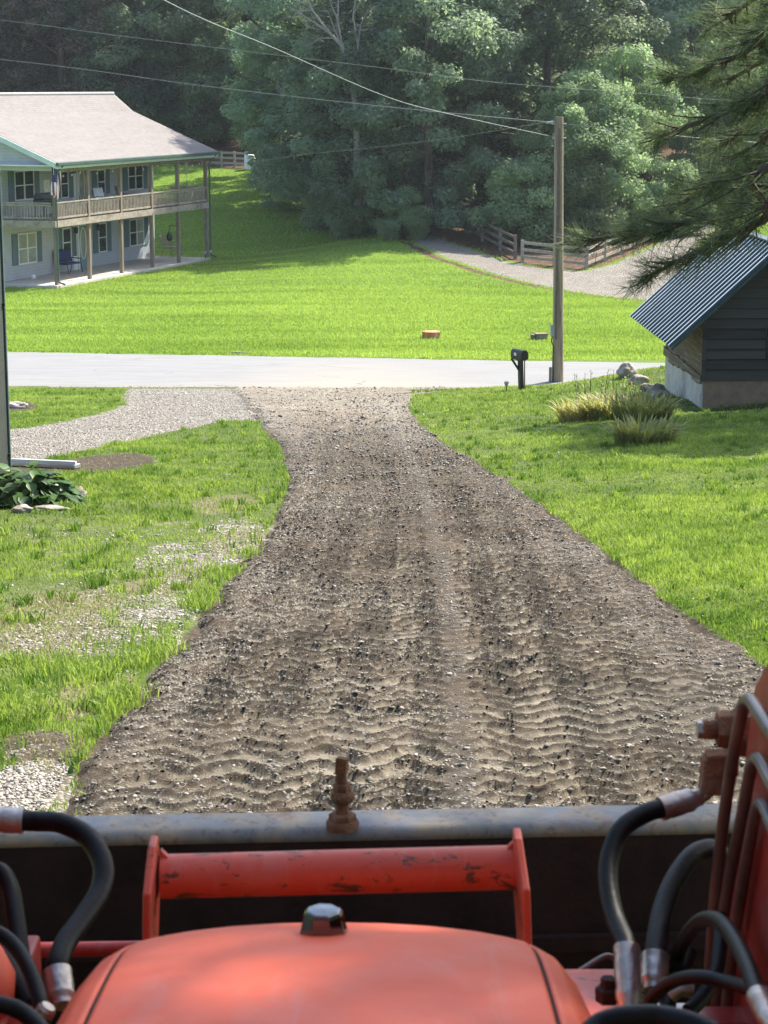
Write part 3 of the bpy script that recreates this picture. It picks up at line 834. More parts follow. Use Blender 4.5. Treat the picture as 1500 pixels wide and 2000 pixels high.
# far lawn
n = 520000
y = invy(n, 59.5, 136, 1.0); x = rng.uniform(-1, 1, n) * .215 * y
x = np.where(rng.uniform(0, 1, n) < .17, x * 1.6, x)
k, mm = grass_keep(x, y, 240)
ul = 750 + x * FPX / y
k &= ~((x > 5) & (y > 96) & (mm['litter'] > .2))
x, y = x[k], y[k]
ti = .35 + .6 * (fbm(x * .3, y * 1.3, 1.9, 511) - .5) * 2 + .35 * (fbm(x, y, 7, 515) - .5) + .3 * rng.uniform(0, 1, len(x)) + .1
blades('lawn', x, y, rng.uniform(.04, .10, len(x)), .035 + .0002 * y, 'lawn_blades', 'bright mown lawn beyond the road', .6, ti, False)

# ================================================================== two storey house
def at_z(u, v, z):
    d = ray(u, v); t = (z - CAMZ) / d.z
    return Vector((d.x * t, d.y * t, z))
HZ = -5.80
C0 = at_z(109, 557, HZ); C1 = at_z(404, 503, HZ)
HL = (C1 - C0).length
HRZ = math.atan2(C1.y - C0.y, C1.x - C0.x)
ex = Vector((math.cos(HRZ), math.sin(HRZ), 0)); ey = Vector((-ex.y, ex.x, 0))
house = thing('house', 'two storey grey house with brown shingle roof and long wooden balcony', 'house', C0, HRZ)
def hloc(u, v, w):
    """pixel -> (a, h) on the house plane local y = w"""
    d = ray(u, v); o = Vector((0, 0, CAMZ)) - C0
    t = (w - o.dot(ey)) / d.dot(ey)
    p = o + d * t
    return p.dot(ex), p.z
def hloca(u, v, a):
    d = ray(u, v); o = Vector((0, 0, CAMZ)) - C0
    t = (a - o.dot(ex)) / d.dot(ex); p = o + d * t
    return p.dot(ey), p.z
PD = 2.75                      # porch depth
EAVE = hloc(109, 323, 0)[1]
DECKT = hloc(109, 432, 0)[1]   # top of rim
DECKB = hloc(109, 441, 0)[1] - .06
BW = 10.2                      # building depth
HB = HL - .1
# slab
MB().box(-.25, HL + .1, -.2, PD, -.35, 0).build('porch_slab', 'concrete', house, .02)
# walls
MB().box(0.0, HB, PD, PD + BW - 2 * PD, 0.0, EAVE + .1).build('wall', 'siding', house)
for a in (HB,):
    MB().box(a - .1, a + .012, PD - .012, PD + .1, 0, EAVE - .02).build('corner_board', 'white_paint', house)
# roof
ridge_w = BW / 2
OV = .45
kz = EAVE + .06
RH = (lambda: hloc(176, 187, ridge_w)[1])()
prof = [(-OV, kz), (ridge_w * .80, kz + (RH - kz) * .70), (ridge_w, RH), (BW - ridge_w * .80, kz + (RH - kz) * .70), (BW + OV, kz)]
r = MB()
for (w0, z0), (w1, z1) in zip(prof[:-1], prof[1:]):
    r.prism([(-.45, w0, z0), (-.45, w1, z1), (-.45, w1, z1 + .09), (-.45, w0, z0 + .09)], (HL + .95, 0, 0))
roof = r.build('roof', 'shingles', house)
MB().tube([(-.45, ridge_w, RH + .10), (HL + .5, ridge_w, RH + .10)], .09, 6).build('ridge_vent', 'far_roof', roof)
# fascia rakes + gable wall + gutter + beam
for a, nm in ((-.53, 'near'), (HL + .51, 'far')):
    rk = MB()
    for (w0, z0), (w1, z1) in zip(prof[:-1], prof[1:]):
        rk.prism([(a, w0, z0 - .16), (a, w1, z1 - .16), (a, w1, z1 + .07), (a, w0, z0 + .07)], (.06, 0, 0))
    rk.build('rake_board', 'mint_trim', roof)
for a in (-.04, HL - .06):
    MB().prism([(a, .0, EAVE - .22), (a, 0, kz)] + [(a, w, z_ - .01) for w, z_ in prof[1:-1]] + [(a, BW, kz), (a, BW, EAVE - .22)], (.1, 0, 0)).build('gable_wall', 'siding', house)
MB().box(-.5, HL + .55, -OV - .13, -OV, kz - .06, kz + .08).build('gutter', 'green_gutter', house, .02)
MB().box(-.45, HL + .45, -OV + .01, -OV + .05, kz - .18, kz - .005).build('fascia_board', 'mint_trim', house)
MB().box(-.4, HL + .4, -OV + .06, PD - .01, EAVE - .02, EAVE + .03).build('soffit', 'white_paint', house)
MB().box(.02, HL - .1, -.04, .1, EAVE - .30, EAVE - .03).build('porch_beam', 'weathered_wood', house)
# porch posts
post_u = [(109, 440), (173, 430), (236, 420), (296, 412), (348, 404), (403, 398)]
post_a = [hloc(u, v, 0.0)[0] for u, v in post_u]
for a in post_a:
    MB().box(a - .075, a + .075, -.055, .095, -.01, EAVE - .3).build('porch_post', 'weathered_wood', house)
w_near = 2.2
# deck
dk = MB().box(-.08, HL, -.09, PD - .02, DECKB + .10, DECKT - .02)
dk.build('balcony_deck', 'deck_wood', house)
MB().box(-.12, HL + .04, -.14, -.1, DECKB, DECKT + .02).build('rim_board', 'deck_wood', house)
MB().box(-.16, -.1, -.1, PD, DECKB, DECKT + .02).build('rim_board', 'deck_wood', house)
MB().box(HL + .0, HL + .05, -.09, PD, DECKB, DECKT + .02).build('rim_board', 'deck_wood', house)
# railings
RT = hloc(172, 390, 0)[1]; RT = DECKT + .95 if not (DECKT + .6 < RT < DECKT + 1.2) else RT
def railing(a0, b0, a1, b1, mat='deck_wood', n=None):
    m = MB(); L = math.hypot(a1 - a0, b1 - b0); n = n or max(2, int(L / .135))
    m.beam((a0, b0, RT), (a1, b1, RT), .12, .05); m.beam((a0, b0, RT - .09), (a1, b1, RT - .09), .05, .07); m.beam((a0, b0, DECKT + .12), (a1, b1, DECKT + .12), .05, .08)
    for i in range(1, n):
        q = i / n; x, y = a0 + (a1 - a0) * q, b0 + (b1 - b0) * q
        m.box(x - .02, x + .02, y - .02, y + .02, DECKT + .12, RT - .1)
    return m.build('railing', mat, house)
for a0, a1 in zip(post_a[:-1], post_a[1:]): railing(a0 + .08, 0.0, a1 - .08, 0.0)
railing(.0, .1, .0, PD); railing(HL - .05, .1, HL - .05, PD - .9)
# downspouts
for a in (post_a[0] - .13, post_a[-1] + .14):
    MB().tube([(a, -OV - .05, kz - .04), (a, -.25, kz - .3), (a, -.12, kz - .5), (a, -.12, .35), (a, -.14, .12), (a + .02, -.42, .03)], .045, 6).build('downspout', 'green_gutter', house)
# windows, doors
def window(u0, v0, u1, v1, panes=2, shut=(1, 1), w=PD, glass='glass_dark', pg2=None):
    a0, zt = hloc(u0, v0, w); a1, _ = hloc(u1, v0, w); _, zb = hloc(u0, v1, w)
    fr = MB(); t_ = .055
    y0, y1 = w - .06, w + .01
    fr.box(a0, a1, y0, y1, zt - t_, zt); fr.box(a0, a1, y0, y1, zb, zb + t_)
    fr.box(a0, a0 + t_, y0, y1, zb + t_, zt - t_); fr.box(a1 - t_, a1, y0, y1, zb + t_, zt - t_)
    for k in range(1, panes):
        x = a0 + (a1 - a0) * k / panes; fr.box(x - .04, x + .04, y0 + .003, y1, zb + t_, zt - t_)
    zm = (zt + zb) / 2; fr.box(a0 + t_, a1 - t_, y0 + .012, y1, zm - .025, zm + .025)
    f = fr.build('window', 'white_paint', house)
    for k in range(panes):
        x0 = a0 + (a1 - a0) * k / panes; x1 = a0 + (a1 - a0) * (k + 1) / panes
        MB().box(x0 + .05, x1 - .05, w - .03, w + .004, zb + .05, zt - .05).build('pane', (pg2 if (pg2 and k == panes - 1) else glass), f)
    if shut[0]: MB().box(a0 - .48, a0 - .03, w - .045, w + .01, zb, zt).build('shutter', 'shutter', f)
    if shut[1]: MB().box(a1 + .03, a1 + .48, w - .045, w + .01, zb, zt).build('shutter', 'shutter', f)
window(26, 334, 64, 393); window(33, 457, 69, 518, glass='glass_light')
window(116, 331, 131, 388, 1); window(120, 446, 137, 504, 1)
window(188, 332, 203, 380, 1); window(190, 436, 206, 494, 1)
window(248, 318, 277, 372); window(251, 429, 279, 482, pg2='glass_light')
def door(u0, v0, u1, v1, floor_z, lites):
    a0, zt = hloc(u0, v0, PD); a1, _ = hloc(u1, v0, PD)
    zt = max(zt, floor_z + 1.95); zt = min(zt, floor_z + 2.2)
    d = MB().box(a0, a1, PD - .05, PD + .01, floor_z, zt).build('door', 'door_teal', house)
    fr = MB(); fr.box(a0 - .12, a0 - .003, PD - .07, PD, floor_z, zt + .1); fr.box(a1 + .003, a1 + .12, PD - .07, PD, floor_z, zt + .1); fr.box(a0 - .003, a1 + .003, PD - .07, PD, zt + .003, zt + .1)
    if lites:
        for s_ in (a0 - .5, a1 + .16): fr.box(s_, s_ + .34, PD - .035, PD, floor_z, zt + .1)
    fr.build('door_frame', 'white_paint', d)
    c_ = ((a0 + a1) / 2, PD - .06, floor_z + 1.15)
    pts = [(c_[0] + .27 * math.cos(k * math.pi / 12), c_[1], c_[2] + .72 * math.sin(k * math.pi / 12)) for k in range(25)]
    MB().tube(pts, .028, 6, False).build('oval_frame', 'white_paint', d)
    MB().prism([(p[0], PD - .056, p[2]) for p in pts[:-1]], (0, .01, 0)).build('oval_glass', 'glass_light', d)
door(150, 340, 163, 392, DECKT, True); door(152, 447, 167, 514, 0.0, True)
def sconce(u, v):
    a, z = hloc(u, v, PD)
    s_ = MB().box(a - .05, a + .05, PD - .05, PD, z - .1, z + .1); s_.lathe([(.02, .16), (.09, .08), (.07, -.12), (.03, -.14)], (a, PD - .13, z), 8)
    s_.build('wall_lamp', 'black_metal', house)
for u, v in ((141, 332), (144, 450), (187, 444)): sconce(u, v)
a, z = hloc(91, 368, PD)
MB().box(a - .25, a + .25, PD - .03, PD, z - .38, z + .38).build('notice_board', 'paper', house)

def hw(a, w, h): return C0 + ex * a + ey * w + Vector((0, 0, h))
# flag on a short pole from the corner post
fl = thing('flag', 'striped flag hanging from the near corner of the balcony', 'flag', hw(.0, -.1, 0), HRZ)
fa, fz = -.25, EAVE - .12
MB().tube([(0, -.0, EAVE - .9), (-.35, -.15, EAVE + .0)], .014, 6).build('pole', 'white_paint', fl)
NR, NC_ = 22, 14
vs = []
for i in range(NR):
    for j in range(NC_):
        q = i / (NR - 1); s_ = j / (NC_ - 1)
        vs.append((-.36 + s_ * .62 * (1 - .25 * q) + .05 * math.sin(q * 5), -.12 + .09 * math.sin(s_ * 13 + q * 2), EAVE - .02 - q * 1.15 - .25 * s_))
for part, cond, mt in (('white_stripes', lambda i, j: not (i < 11 and j < 6) and (j // 1) % 2 == 0, 'cloth_white'), ('red_stripes', lambda i, j: not (i < 11 and j < 6) and j % 2 == 1, 'red_cloth'), ('blue_field', lambda i, j: i < 11 and j < 6, 'flag_blue')):
    fl_f = [(i * NC_ + j, i * NC_ + j + 1, (i + 1) * NC_ + j + 1, (i + 1) * NC_ + j) for i in range(NR - 1) for j in range(NC_ - 1) if cond(i, j)]
    us_ = sorted({k for f_ in fl_f for k in f_}); im_ = {k: q for q, k in enumerate(us_)}
    m_ = MB(); m_.add([vs[k] for k in us_], [tuple(im_[k] for k in f_) for f_ in fl_f])
    o = m_.build(part, mt, fl); md = o.modifiers.new('s', 'SOLIDIFY'); md.thickness = .006
# stars on the field
st = MB()
for i in range(1, 10, 2):
    for j in range(1, 6, 2):
        v = vs[i * NC_ + j]; st.box(v[0] - .012, v[0] + .012, v[1] - .012, v[1] - .006, v[2] - .012, v[2] + .012)
st.build('stars', 'cloth_white', fl)

# furniture on the slab and the balcony
def seat_thing(name, label, cat, a, w, h, rot, W, cushion, fmat, rocker=False, swing=False):
    t_ = thing(name, label, cat, hw(a, w, h), HRZ + rot)
    f = MB(); r_ = .022
    for x in (-W / 2, W / 2):
        f.tube([(x, .32, 0), (x, .25, .42), (x, .22, .62), (x, -.25, .64)], r_, 6)
        f.tube([(x, -.32, 0), (x, -.2, .42), (x, -.30, .62), (x, -.42, 1.0)], r_, 6)
        if rocker: f.tube(spline([(x, -.55, .12), (x, -.2, .01), (x, .2, .01), (x, .5, .10)], 4), r_, 6)
    f.tube([(-W / 2, -.42, 1.0), (W / 2, -.42, 1.0)], r_, 6); f.tube([(-W / 2, .25, .42), (W / 2, .25, .42)], r_, 6)
    if not cushion:
        for k in range(7):
            x = -W / 2 + W * (k + .5) / 7; f.beam((x, -.24, .44), (x, -.41, .98), .05, .015)
    f.build('frame', fmat, t_)
    s_ = MB().box(-W / 2 + .02, W / 2 - .02, -.24, .28, .40, .47).build('seat', cushion or fmat, t_, .02)
    if cushion: MB().prism([(-W / 2 + .02, -.22, .48), (-W / 2 + .02, -.16, .5), (-W / 2 + .02, -.33, .98), (-W / 2 + .02, -.40, .96)], (W - .04, 0, 0)).build('backrest', cushion, t_, .015)
    return t_
def aw(u, v, z, off=Vector((0, 0, 0))):
    """pixel on horizontal plane (height z above slab) -> local (a, w)"""
    p = at_z(u, v, C0.z + z) - C0
    return p.dot(ex), p.dot(ey)
a, w = aw(128, 533, 0); seat_thing('patio_loveseat', 'blue cushioned loveseat on the concrete slab by the front door', 'seat', a, min(w, 2.2), 0, math.pi * .98, 1.15, 'navy_cloth', 'black_metal')
a, w = aw(268, 498, 0); seat_thing('rocking_bench', 'brown wooden bench on the slab below the far window', 'bench', a, min(w, 2.0), 0, math.pi, 1.0, None, 'weathered_wood')
a, w = aw(201, 415, DECKT); seat_thing('rocking_chair', 'grey rocking chair on the balcony left of the red chair', 'chair', hloc(203, 370, 1.5)[0], 1.5, DECKT, math.pi * .9, .55, None, 'galv', True)
seat_thing('balcony_chair', 'dark red cushioned chair on the upper balcony', 'chair', hloc(246, 370, 1.4)[0], 1.4, DECKT, math.pi * 1.05, .7, 'red_cloth', 'black_metal')
# black grill on balcony
g = thing('grill', 'black covered grill on the near end of the balcony', 'grill', hw(hloc(87, 395, 1.0)[0], 1.0, DECKT), HRZ)
MB().box(-.5, .5, -.28, .28, .55, .85).build('firebox', 'black_metal', g, .04)
MB().prism([(-.5, -.28, .86), (-.5, .28, .86), (-.5, .2, 1.1), (-.5, -.15, 1.12)], (1.0, 0, 0)).build('lid', 'black_metal', g, .04)
gl = MB()
for x in (-.42, .42):
    for y in (-.2, .2): MB().box(x - .025, x + .025, y - .025, y + .025, 0, .55).build('leg', 'black_metal', g)
# white tube lamp / awning roll under the eave
a0, z0 = hloc(171, 331, .6); a1, _ = hloc(226, 327, .6)
tl = thing('rolled_blind', 'white rolled shade hanging under the balcony ceiling', 'blind', hw(0, 0, 0), HRZ)
MB().tube([(a0, .6, z0), (a1, .6, z0)], .06, 8).build('roll', 'white_paint', tl)
for a_ in (a0 + .2, a1 - .2): MB().tube([(a_, .6, z0), (a_, .6, EAVE - .02)], .01, 5).build('cord', 'white_paint', tl)
# string lights
sl = MB(); slb = MB(); pts = []
for i in range(61):
    a = post_a[0] + (post_a[-1] - post_a[0]) * i / 60; pts.append((a, .12, EAVE - .32 - .10 * abs(math.sin(i * math.pi / 10))))
sl.tube(pts, .008, 4)
for i in range(1, 60, 3): slb.lathe([(.012, .0), (.035, -.05), (.02, -.10)], pts[i], 6)
s_ = thing('string_lights', 'string of small bulbs hung along the balcony beam', 'lights', hw(0, 0, 0), HRZ)
sl.build('cable', 'black_metal', s_); slb.build('bulbs', 'cloth_white', s_)
# bell / lantern on bracket from a post, wind chime, ball, stake lights
a4 = post_a[4]
bl = thing('hanging_lantern', 'small black lantern hanging from a bracket on the porch post', 'lantern', hw(a4, 0, 0), HRZ)
hb = hloc(333, 441, 0.0)[1]
MB().tube([(-.07, 0, hb), (-1.0, 0, hb), (-1.0, 0, hb - .28)], .02, 6).build('bracket', 'black_metal', bl)
MB().lathe([(.02, .0), (.06, -.08), (.15, -.2), (.13, -.38), (.04, -.46)], (-1.0, 0, hb - .24), 10).build('lantern_body', 'black_metal', bl)
wc = thing('wind_chime', 'thin pale wind chime hanging at the far end of the balcony', 'wind chime', hw(hloc(364, 330, 0.3)[0], .3, 0), HRZ)
MB().tube([(0, 0, EAVE - .1), (0, 0, EAVE - .3)], .008, 5).tube([(0, 0, EAVE - .75), (0, 0, EAVE - 1.35)], .006, 5).build('string', 'black_metal', wc)
c_ = MB()
for k in range(5): c_.tube([(.06 * math.cos(k * 1.257), .06 * math.sin(k * 1.257), EAVE - .3), (.06 * math.cos(k * 1.257), .06 * math.sin(k * 1.257), EAVE - .8)], .018, 6)
c_.build('chime_tubes', 'galv', wc)
MB().box(-.05, .05, -.01, .01, EAVE - 1.45, EAVE - 1.25).build('sail', 'door_teal', wc)
a, w = aw(65, 541, .12)
o = MB().lathe([(.02, -.12), (.09, -.09), (.125, -.02), (.12, .04), (.07, .10), (.01, .125)], hw(a, w, .12), 14).build('ball', 'cloth_white'); tag(o, 'small white ball lying on the porch slab', 'ball')
for i, (u, v, lab) in enumerate([(229, 497, 'small garden stake light at the slab edge, nearer one'), (306, 497, 'small garden stake light at the slab edge, farther one')]):
    a, w = aw(u, v + 4, 0)
    t_ = thing('stake_light', lab, 'garden light', hw(a, -.35, -.05), HRZ, 'stake lights along the slab')
    MB().tube([(0, 0, 0), (0, 0, .3)], .012, 6).build('stake', 'black_metal', t_)
    MB().lathe([(.03, .28), (.06, .38), (.07, .40), (.02, .43)], (0, 0, 0), 8).build('lamp_head', 'galv', t_)

# ================================================================== log shed
SY = 40.0
A = P(1374, 742, SY)
sx0 = A.x; szb = A.z                      # wall corner, bottom of the siding
E = P(1308, 678, SY - .55)                # near eave tip
E2 = P(1228, 617, SY + 4.95)
Rg = P(1308 + 192 * (SY - .55) / (SY - .55) * 1.14, 678 - 173 * 1.14, SY - .55)
ridge_x, ridge_z = Rg.x, Rg.z
slope = (ridge_z - E.z) / (ridge_x - E.x)
WX = 2 * ridge_x - sx0
SL = 4.5
shed = thing('shed', 'small dark boarded shed with ribbed metal roof on a masonry base', 'shed', (sx0, SY, szb), .027)
L = lambda x, y, z: (x - sx0, y - SY, z - szb)
wallH = E.z + slope * (sx0 - E.x) - szb - .06
Wd = WX - sx0; rx = ridge_x - sx0; rz_ = ridge_z - szb - .06
# gable wall of individual lapped boards
gb = MB(); bh = .2; z = 0.0
while z < rz_:
    z1 = min(z + bh, rz_)
    def half(zz): return max(0, (zz - wallH) / slope) if zz > wallH else 0
    x0a, x0b = half(z), half(z1)
    lean = .035
    gb.add([(x0a, -lean, z), (Wd - x0a, -lean, z), (Wd - x0b, 0, z1), (x0b, 0, z1), (x0a, .03, z), (Wd - x0a, .03, z)], [(0, 1, 2, 3), (0, 4, 5, 1)])
    z = z1
gb.build('gable_boards', 'dark_boards', shed)
gp = MB(); z = bh
while z < rz_ - .1:
    hx = max(0, (z - wallH) / slope) if z > wallH else 0
    gp.box(hx + .01, Wd - hx - .01, -.037, -.0355, z - .002, z + .020); z += bh
gp.build('board_shadow_strips', 'black_metal', shed)  # black strips drawing the shadow line under each lapped board
MB().prism([(0, .04, 0), (Wd, .04, 0), (Wd, .04, wallH), (rx, .04, rz_), (0, .04, wallH)], (0, SL - .08, 0)).build('wall', 'old_boards', shed)
MB().box(-.05, .03, -.04, -.024, -.02, wallH).build('corner_trim', 'dark_boards', shed)
# side wall: old boards upper strip, broken lower edge board
sb = MB(); z = .06
while z < wallH:
    z1 = min(z + .19, wallH); sb.add([(-.035, 0, z), (-.035, SL, z), (-.01, SL, z1), (-.01, 0, z1)], [(3, 2, 1, 0)]); z = z1
sb.build('side_boards', 'old_boards', shed)
br_ = MB(); n_ = 14
for i in range(n_):
    y0 = SL * i / n_; y1 = SL * (i + 1) / n_; d0 = random.uniform(.0, .10); 
    br_.box(-.07, -.04, y0, y1 - .01, -.05 - d0, .10 + random.uniform(-.02, .03))
br_.build('sill_board', 'old_boards', shed)
# masonry base: pale rendered side, brown front
MB().box(-.02, .0, .02, SL, -3.0, -.01).build('rendered_base', 'stucco', shed)
MB().box(.001, Wd, .03, SL, -3.0, -.005).build('foundation', 'block', shed)
# corrugated roof
def corr(x_e, x_r, z_e, z_r, nm):
    ny = 340; vs = []; y0 = -.55; y1 = SL + .45
    prd = (y1 - y0) / 17.0
    dx, dz = x_r - x_e, z_r - z_e; Ls = math.hypot(dx, dz); nx_, nz_ = -dz / Ls, dx / Ls
    if nz_ < 0: nx_, nz_ = -nx_, -nz_
    for i in range(ny):
        yy = y0 + (y1 - y0) * i / (ny - 1); ph = (yy - y0) / prd % 1
        hgt = .045 * min(1, max(0, (ph - .05) / .10)) * min(1, max(0, (.55 - ph) / .10))
        for (x, z) in ((x_e, z_e), (x_r, z_r)): vs.append((x + nx_ * hgt, yy, z + nz_ * hgt))
    f = [(2 * i, 2 * i + 1, 2 * i + 3, 2 * i + 2) for i in range(ny - 1)]
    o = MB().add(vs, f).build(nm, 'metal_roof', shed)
    vl = [1.0 if ((i / (ny - 1) * 17.0) % 1 < .19 or (i / (ny - 1) * 17.0) % 1 > .93) else 0.0 for i in range(ny) for _k2 in (0, 1)]  # marks the near flank of each rib, painted dark as shade
    at_ = o.data.attributes.new('flank_shade', 'FLOAT', 'POINT'); at_.data.foreach_set('value', vl)
    md = o.modifiers.new('s', 'SOLIDIFY'); md.thickness = .006
    return o
lx, lz, _r = E.x - sx0, E.z - szb, 0
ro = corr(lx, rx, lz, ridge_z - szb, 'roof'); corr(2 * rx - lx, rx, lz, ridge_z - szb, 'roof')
MB().beam((lx + .02, -.53, lz - .05), (rx, -.53, ridge_z - szb - .05), .03, .05).beam((2 * rx - lx - .02, -.53, lz - .05), (rx, -.53, ridge_z - szb - .05), .03, .05).build('rake_trim', 'roof_trim', shed)
MB().beam((rx, -.56, ridge_z - szb + .035), (rx, SL + .46, ridge_z - szb + .035), .22, .03).build('ridge_cap', 'roof_trim', shed)
wx = P(1500, 650, SY).x - sx0
wd = MB().box(wx - .03, wx + .65, -.05, -.0225, .42, 1.05).build('window', 'black_metal', shed)
MB().box(wx + .03, wx + .59, -.056, -.051, .48, .99).build('pane', 'glass_dark', wd)

# grey garage at the left edge
gc = ground(22, 925)
gx, gy, gz = gc.x, gc.y, gc.z
gar = thing('garage', 'grey green building corner at the left edge beside the leafy plant', 'building', (gx, gy, gz), 0)
t = NT('garage_siding')
zz = t.n('ShaderNodeSeparateXYZ', i_0=t.co()).outputs[1]
fr = t.math('FRACT', t.math('MULTIPLY', zz, 4.5))
c = t.mix(t.ramp(t.noise(3, 4), [(.3, 0.0), (.7, 1.0)]), (.020, .026, .024), (.038, .045, .040))
M['garage_siding'] = t.bsdf(c, .6, 0, t.bump(t.ramp(fr, [(0.0, 0.0), (.08, 1.0), (.92, 1.0), (1.0, 0.0)]), .4, .02))
MB().box(-4.5, -.02, -9.5, -.03, -.6, 7.4).build('wall', 'garage_siding', gar)
MB().box(-.1, .005, -.055, .004, -.3, 7.4).build('corner_trim', 'roof_trim', gar)
MB().box(-.004, .0065, .0045, .012, -.3, 7.4).build('corner_edge', 'grey_plastic', gar)
for k in range(3): MB().box(-.02, .016, -.11, -.058, .25 + 2.0 * k, .29 + 2.0 * k).build('bracket', 'black_metal', gar)
MB().prism([(-4.9, -9.8, 7.41), (.1, -9.8, 7.41), (-2.3, -9.8, 9.0)], (0, 9.85, 0)).build('roof', 'far_roof', gar)

# ================================================================== utility pole, wires
pb = ground(1090, 747); PYd = pb.y
ptop = P(1091.5, 228, PYd + .05)
up = thing('utility_pole', 'weathered wooden utility pole standing beside the road', 'pole', pb)
rel = lambda p: tuple(Vector(p) - pb)
zs_ = [0, .15, .35, .6, .85, 1.0]
H_ = ptop.z - pb.z
pts = [(((ptop.x - pb.x) * q), 0, -.4 + (H_ + .4) * q) for q in [0, .1, .3, .6, .9, 1]]
MB().tube(pts, [.158, .15, .14, .128, .118, .115], 20).build('post', 'pole_wood', up)
mp = P(1080, 645, PYd) - pb
mbx = MB().box(mp.x - .07, mp.x + .06, -.16, .02, mp.z - .15, mp.z + .15).build('meter_box', 'grey_plastic', up, .01)
MB().tube([(mp.x - .02, -.1, mp.z - .15), (mp.x - .05, -.1, mp.z - .28), (mp.x + .01, -.1, mp.z - .42), (mp.x - .0, -.1, mp.z - .7), (mp.x + .0, -.1, -.1)], .016, 6).build('conduit', 'black_metal', up)
MB().box(mp.x - .09, mp.x - .02, -.12, .0, -.1, .42).build('stake', 'weathered_wood', up)
MB().box(-.135, -.07, -.165, -.13, 1.2, H_ - .3).build('conduit_guard', 'dark_shaded_wood', up)
hwk = MB().tube([(-.2 + pts[-1][0], -.02, H_ - .18), (.2 + pts[-1][0], -.02, H_ - .18)], .018, 6)
hwk.tube([(-.35 + pts[-1][0], 0, H_ - .16), (-.14 + pts[-1][0], 0, H_ - .13)], .03, 6).tube([(-.18 + pts[-1][0], -.02, H_ - .55), (.2 + pts[-1][0], -.02, H_ - .55)], .018, 6)
hwk.build('bolt_hardware', 'galv', up)
def wire(label, pts, r=.011, n=10):
    o = MB().tube(spline(pts, n), r, 5).build('power_line', 'wire'); tag(o, label, 'cable', 'overhead wires'); return o
ph1 = Vector((ptop.x - .14, PYd, ptop.z - .15)); ph2 = Vector((ptop.x - .14, PYd, ptop.z - .52)); ph3 = Vector((ptop.x + .14, PYd, ptop.z - .18))
wire('overhead wire crossing from the left edge over the roof to the pole top', [P(-700, 50, 66), P(0, 116, 60), P(400, 168, 56.5), P(750, 208, 54.5), ph1], .0075)
wire('overhead wire dropping steeply from the top left to the pole', [P(-250, -330, 20), P(320, 0, 30), P(540, 96, 37), P(750, 187, 44), P(870, 221, 47.5), ph2], .0065)
wire('overhead wire running from the pole top to the right edge', [ph3, P(1300, 263, 53.5), P(1445, 276, 55), P(1800, 300, 58)], .007)
wire('highest far overhead wire stretching before the forest', [P(-300, 10, 74), P(0, 39, 72), P(250, 72, 71), P(750, 133, 70), P(960, 160, 70), P(1230, 181, 70), P(1700, 220, 70)], .007)
wire('low thin wire sagging in front of the dark trees', [P(420, 322, 97), P(500, 315, 95), P(600, 301, 93), P(750, 286, 91), P(915, 264, 89), P(1100, 232, 87)], .007)

# mailbox
mb_ = ground(1014, 762); ml = thing('mailbox', 'black roadside mailbox on a leaning black post', 'mailbox', mb_, R_(28))
hm = P(1011, 700, mb_.y).z - mb_.z
MB().beam((0.06, 0, -.1), (0.02, 0, hm), .1, .1).build('post', 'black_metal', ml)
MB().beam((-.16, .12, hm), (.0, .0, hm - .3), .05, .05).build('brace', 'black_metal', ml)
MB().beam((.12, -.06, -.1), (.10, -.06, hm + .12), .022, .022).build('stake', 'steel_tube', ml)
pr = [(-.095, 0)] + [(-.095 * math.cos(k * math.pi / 10), .12 + .1 * math.sin(k * math.pi / 10)) for k in range(11)] + [(.095, 0)]
bx = MB().prism([(x, -.22, hm + z) for x, z in pr], (0, .48, 0)).build('box', 'black_metal', ml, .004)
MB().prism([(x * 1.06, -.235, hm + z * 1.03 - .004) for x, z in pr], (0, .014, 0)).build('door', 'black_metal', bx)
MB().box(-.101, -.097, .0, .10, hm + .07, hm + .14).build('number_patch', 'paper', bx)
MB().box(-.085, .085, -.2, .24, hm - .03, hm - .002).build('platform', 'black_metal', ml)
sb_ = ground(989, 765); sl_ = thing('solar_light', 'small funnel shaped solar light left of the mailbox', 'garden light', sb_)
MB().tube([(0, 0, -.05), (0, 0, .13)], .014, 6).build('stake', 'black_metal', sl_)
MB().lathe([(.018, .11), (.06, .22), (.066, .235), (.02, .26)], (0, 0, 0), 10).build('lamp_head', 'galv', sl_)

# orange lid box & brown box on the lawn
g = ground(842, 660)
ob = thing('septic_riser', 'orange octagonal lidded box on the far lawn', 'utility box', g)
oc = [(.30 * math.cos(k * math.pi / 4 + .39), .30 * math.sin(k * math.pi / 4 + .39)) for k in range(8)]
MB().prism([(x * .92, y * .92, -.05) for x, y in oc], (0, 0, .22)).build('body', 'terracotta', ob, .01)
MB().prism([(x, y, .17) for x, y in oc], (0, 0, .045)).build('lid', 'terracotta', ob, .01)
r_ = MB()
for k in range(8):
    x, y = oc[k]; r_.box(x * .95 - .02, x * .95 + .02, y * .95 - .02, y * .95 + .02, -.02, .17)
r_.build('ribs', 'terracotta', ob)
g = ground(1052, 663)
ob = thing('meter_pit', 'small brown timber framed box in the far lawn', 'utility box', g, .1)
MB().box(-.1, .26, -.16, .16, -.05, .16).build('body', 'weathered_wood', ob, .01)
MB().box(-.12, .28, -.18, .18, .161, .20).build('lid', 'old_boards', ob, .005)
MB().box(-.25, -.13, -.14, .14, -.05, .17).build('side_block', 'dark_shaded_wood', ob, .02)
g = ground(466, 691); o = MB().tube([(g.x - .25, g.y, g.z + .03), (g.x - .05, g.y + .02, g.z + .045), (g.x + .22, g.y, g.z + .03)], .025, 7).build('stick', 'dead_wood'); tag(o, 'short pale stick lying on the lawn beside the road', 'stick')
